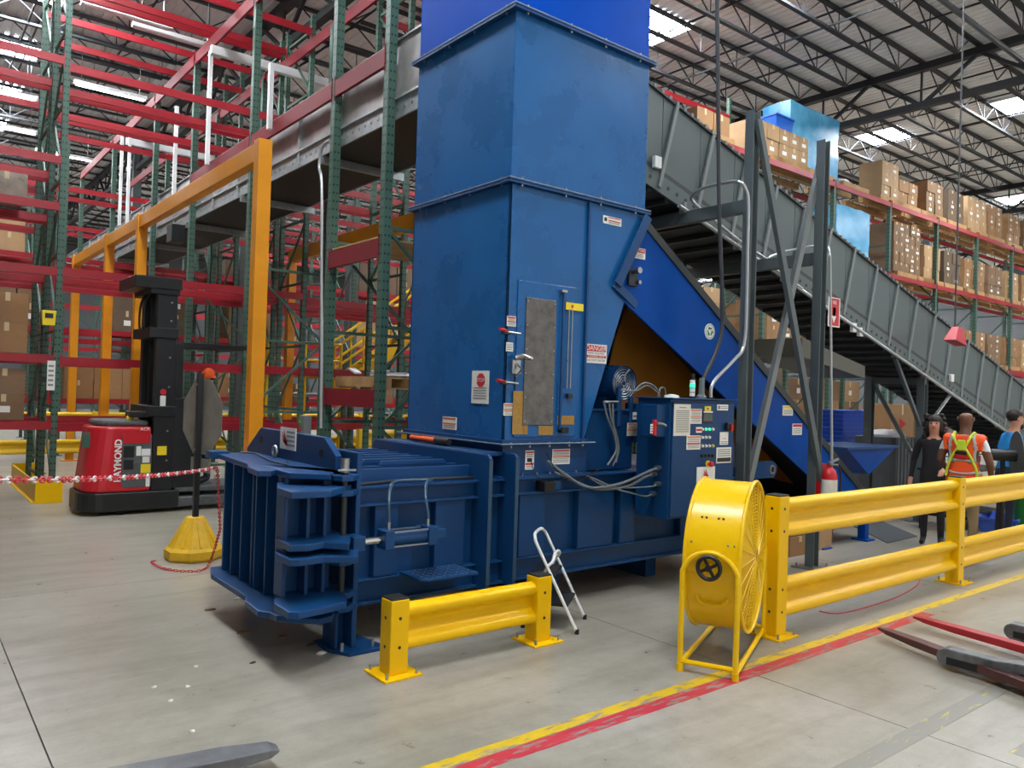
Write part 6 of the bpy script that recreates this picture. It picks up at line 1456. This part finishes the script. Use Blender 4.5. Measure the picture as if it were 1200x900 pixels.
wbx = PZ(978, 646); carton((wbx.x-.1, wbx.y+.35, 0), (.5, .45, .42), 'carton_c', 'open pale wooden box on the floor behind the guardrail', None, name='wooden_box')
p = PZ(942, 652); carton((p.x, p.y+.25, 0), (.42, .4, .22), 'carton', 'lower brown carton on the floor by the second grey column', None); carton((p.x+.02, p.y+.25, .224), (.38, .36, .16), 'carton_b', 'upper brown carton stacked by the second grey column', None)
p = PZ(958, 640); carton((p.x+.3, p.y+.2, 0), (.3, .3, .3), 'carton_b', 'small brown carton beside the wooden box', None)
tag(MB().prism([tuple(PZ(x, y)[:2]) for x, y in ((1000, 617), (1040, 637), (1075, 629), (1035, 612))], 'z', 0, .012).build('floor_mat', 'mat_grey', bevel=.003), 'dark grey rubber mat on the floor behind the guardrail', 'mat')
p = PZ(1043, 560, .5); zt_ = PY(1030, 546, 6.6).z; open_bin('parts_tray', 'bright blue plastic tray on a low stand below the loading hopper', 'tray', PY(1035, 548, 6.6).x, 6.8, zt_-.22, 1.2, .4, .22, 'tote_blue', .02)
tst = thing('tray_stand', 'low steel stand holding the bright blue tray', 'stand', (PY(1035, 548, 6.6).x, 6.8, 0)); xq = PY(1035, 548, 6.6).x; MB().bx(xq-.55, xq+.55, 6.62, 6.98, zt_-.25, zt_-.22).build('top', 'conv_dark', tst)
for sx_ in (-.5, .5):
    for sy_ in (6.65, 6.95): MB().bx(xq+sx_-.02, xq+sx_+.02, sy_-.02, sy_+.02, 0, zt_-.25).build('leg', 'conv_dark', tst)
# pedestal fan with grey grille at the right edge
p = PY(1192, 540, 3.8); pf = thing('pedestal_fan', 'black pedestal fan with round wire grille at the right edge', 'fan', (p.x, 3.8, 0))
ax2 = Vector((.55, -.83, 0)).normalized(); c = Vector((p.x+.05, 3.8, p.z+.06)); u2 = Vector((-ax2.y, ax2.x, 0)); gq = MB()
for r in [.04+.035*i for i in range(9)]: gq.tube([c+ax2*(.10*(1-(r/.33)**2))+(u2*math.cos(t)+UZ*math.sin(t))*r for t in [2*PI*i/24 for i in range(24)]], .004, 4, closed=True)
for i in range(24): t = 2*PI*i/24; gq.tube([c+ax2*.1+(u2*math.cos(t)+UZ*math.sin(t))*.04, c+ax2*.05+(u2*math.cos(t)+UZ*math.sin(t))*.22, c+(u2*math.cos(t)+UZ*math.sin(t))*.33], .003, 4)
gq.build('wire_grille', 'truck_grey', pf, smooth=True); MB().cyl(c-ax2*.02, c-ax2*.03, .32, 28).build('fan_disc', 'truck_grey', pf)
MB().cyl(c-ax2*.03, c-ax2*.32, .075, 16).build('motor', 'black_plastic', pf, smooth=True); MB().cyl(c-ax2*.18, Vector((c.x-ax2.x*.18, c.y-ax2.y*.18, .03)), .03, 12).build('pole', 'black_paint', pf, smooth=True); MB().cyl((c.x-ax2.x*.18, c.y-ax2.y*.18, 0), (c.x-ax2.x*.18, c.y-ax2.y*.18, .04), .28, 24).build('base', 'black_paint', pf, smooth=True)
# table behind the guardrail on the right
wt = thing('work_table', 'black work table behind the guardrail at right', 'table', (12.5, 4.95, 0)); MB().bx(11.7, 13.4, 4.62, 5.2, .84, .88).build('top', 'black_paint', wt); MB().bx(11.75, 13.35, 4.66, 5.16, .2, .24).build('shelf', 'black_paint', wt)
for x_ in (11.76, 13.34):
    for y_ in (4.68, 5.14): MB().bx(x_-.035, x_+.035, y_-.03, y_+.03, 0, .84).build('leg', 'black_paint', wt)
# ------------------------------------------------------------------ yellow stair and platform behind the racks
ST = thing('yellow_stair', 'yellow steel stair with handrails behind the racks', 'stair', (13, 16.2, 0))
sx0, sz0 = 6.9, .0
sy0, sy1 = 15.6, 16.2
N = 12
for y in (sy0, sy1):
    MB().bar((sx0+.6, y, 1.6), (sx0+4.0, y, 4.0), .04, .24).build('stringer', 'far_yellow', ST)
    for dz in (.55, 1.0): MB().tube([(sx0+.6, y, 1.6+dz), (sx0+4.0, y, 4.0+dz)], .03, 6).build('handrail', 'far_yellow', ST, smooth=True)
    for i in range(6): x = sx0+.6+3.4*i/5; z = 1.6+2.4*i/5; MB().cyl((x, y, z), (x, y, z+1.0), .025, 6).build('rail_post', 'far_yellow', ST, smooth=True)
for i in range(N): x = sx0+.6+3.4*(i+.5)/N; z = 1.6+2.4*(i+.5)/N; MB().bx(x-.14, x+.14, sy0, sy1, z, z+.03).build('tread', 'conv_strap', ST)
for (xa, xb, zz) in ((sx0-1.0, sx0+.6, 1.6), (sx0+4.0, sx0+6.6, 4.0)):
    MB().bx(xa, xb, sy0-.3, sy1+.3, zz-.06, zz).build('landing', 'conv_strap', ST)
    for z in (.35, .7, 1.05): MB().tube([(xa, sy0-.3, zz+z), (xb, sy0-.3, zz+z)], .028, 6).build('handrail', 'far_yellow', ST, smooth=True)
    n = 5
    for i in range(n): x = xa+(xb-xa)*i/(n-1); MB().cyl((x, sy0-.3, 0), (x, sy0-.3, zz+1.05), .035, 6).build('rail_post', 'far_yellow', ST, smooth=True)
for (x, y) in ((6.4, 18.3), (9.2, 18.3)):
    structure(MB().bx(x-.13, x+.13, y-.13, y+.13, 0, 6.5).build('trim_post', 'col_grey', bevel=.01))
# grey switch box on the near rack post
p = PX(360, 500, 4.1); bxm = thing('switch_box', 'small grey switch box fixed to the green rack post', 'switch', p); MB().bx(4.02, 4.12, p.y-.08, p.y+.08, p.z-.14, p.z+.14).build('case', 'conv_strap', bxm, bevel=.008); MB().cyl((4.0, p.y+.03, p.z+.05), (4.02, p.y+.03, p.z+.05), .02, 10).build('green_button', 'bucket_green', bxm); MB().cyl((4.0, p.y+.03, p.z-.04), (4.02, p.y+.03, p.z-.04), .02, 10).build('red_button', 'red_plastic', bxm)
pp = [PX(x, y, 4.09) for x, y in ((376, 502), (377, 400), (377, 300), (377, 215), (374, 195), (378, 172), (386, 165))]; tag(MB().tube(smooth_path(pp, 4), .02, 8).build('electrical_conduit', 'conduit', smooth=True), 'white conduit climbing the green rack post behind the baler', 'conduit')
# board on the upper dark red beam
tag(MB().bx(4.15, 5.4, 7.7, 8.8, 3.43, 3.45).build('plywood_board', 'wood'), 'thin plywood board resting on the dark red rack beam', 'board')
# ------------------------------------------------------------------ floor litter
random.seed(21)
def scrap(px_, py_, r, m, label, seed):
    rnd = random.Random(seed); c = PZ(px_, py_); q = MB(); n = 7; vs = [c+Vector((r*rnd.uniform(.5, 1)*math.cos(2*PI*i/n), r*rnd.uniform(.5, 1)*math.sin(2*PI*i/n)*.6, .002+.012*rnd.random())) for i in range(n)]+[c+UZ*.012]
    vs2 = [v-UZ*(v.z-.0) for v in vs[:n]]
    q.add(vs+vs2, [(i, (i+1) % n, n) for i in range(n)]+[(i, n+1+i, n+1+(i+1) % n, (i+1) % n) for i in range(n)]+[tuple(range(n+1, 2*n+1))[::-1]]); tag(q.build('paper_scrap', m), label, 'litter')
scrap(280, 702, .06, 'foam', 'white paper scrap on the floor under the baler door', 1); scrap(376, 766, .045, 'foam', 'white foam crumbs beside the baler foot', 2); scrap(286, 741, .07, 'carton_b', 'brown torn strip on the floor left of the baler foot', 3); scrap(331, 747, .05, 'carton', 'brown cardboard scrap on the floor near the baler foot', 4); scrap(368, 756, .07, 'carton_d', 'crumpled dark paper next to the white foam crumbs', 5); scrap(246, 715, .05, 'carton_b', 'small flat scrap left of the baler door', 6); scrap(296, 777, .03, 'carton_d', 'tiny dark scrap on the open floor', 7)
for n, (x, y) in enumerate(((229, 782), (200, 822), (220, 805), (180, 806), (225, 858))): scrap(x, y, .018, 'foam', 'tiny white speck of litter on the open floor', 20+n)
for o in list(bpy.data.objects):
    if o.get('label') == 'tiny white speck of litter on the open floor': o['group'] = 'white specks on the open floor'
# red air hose on the floor under the guardrail
tag(MB().tube(smooth_path([PZ(x, y, .006) for x, y in ((960, 716), (980, 719), (1010, 713), (1050, 700), (1072, 688), (1078, 680))], 5), .005, 6).build('air_line', 'chain_red', smooth=True), 'thin red cord on the floor under the guardrail', 'cord')
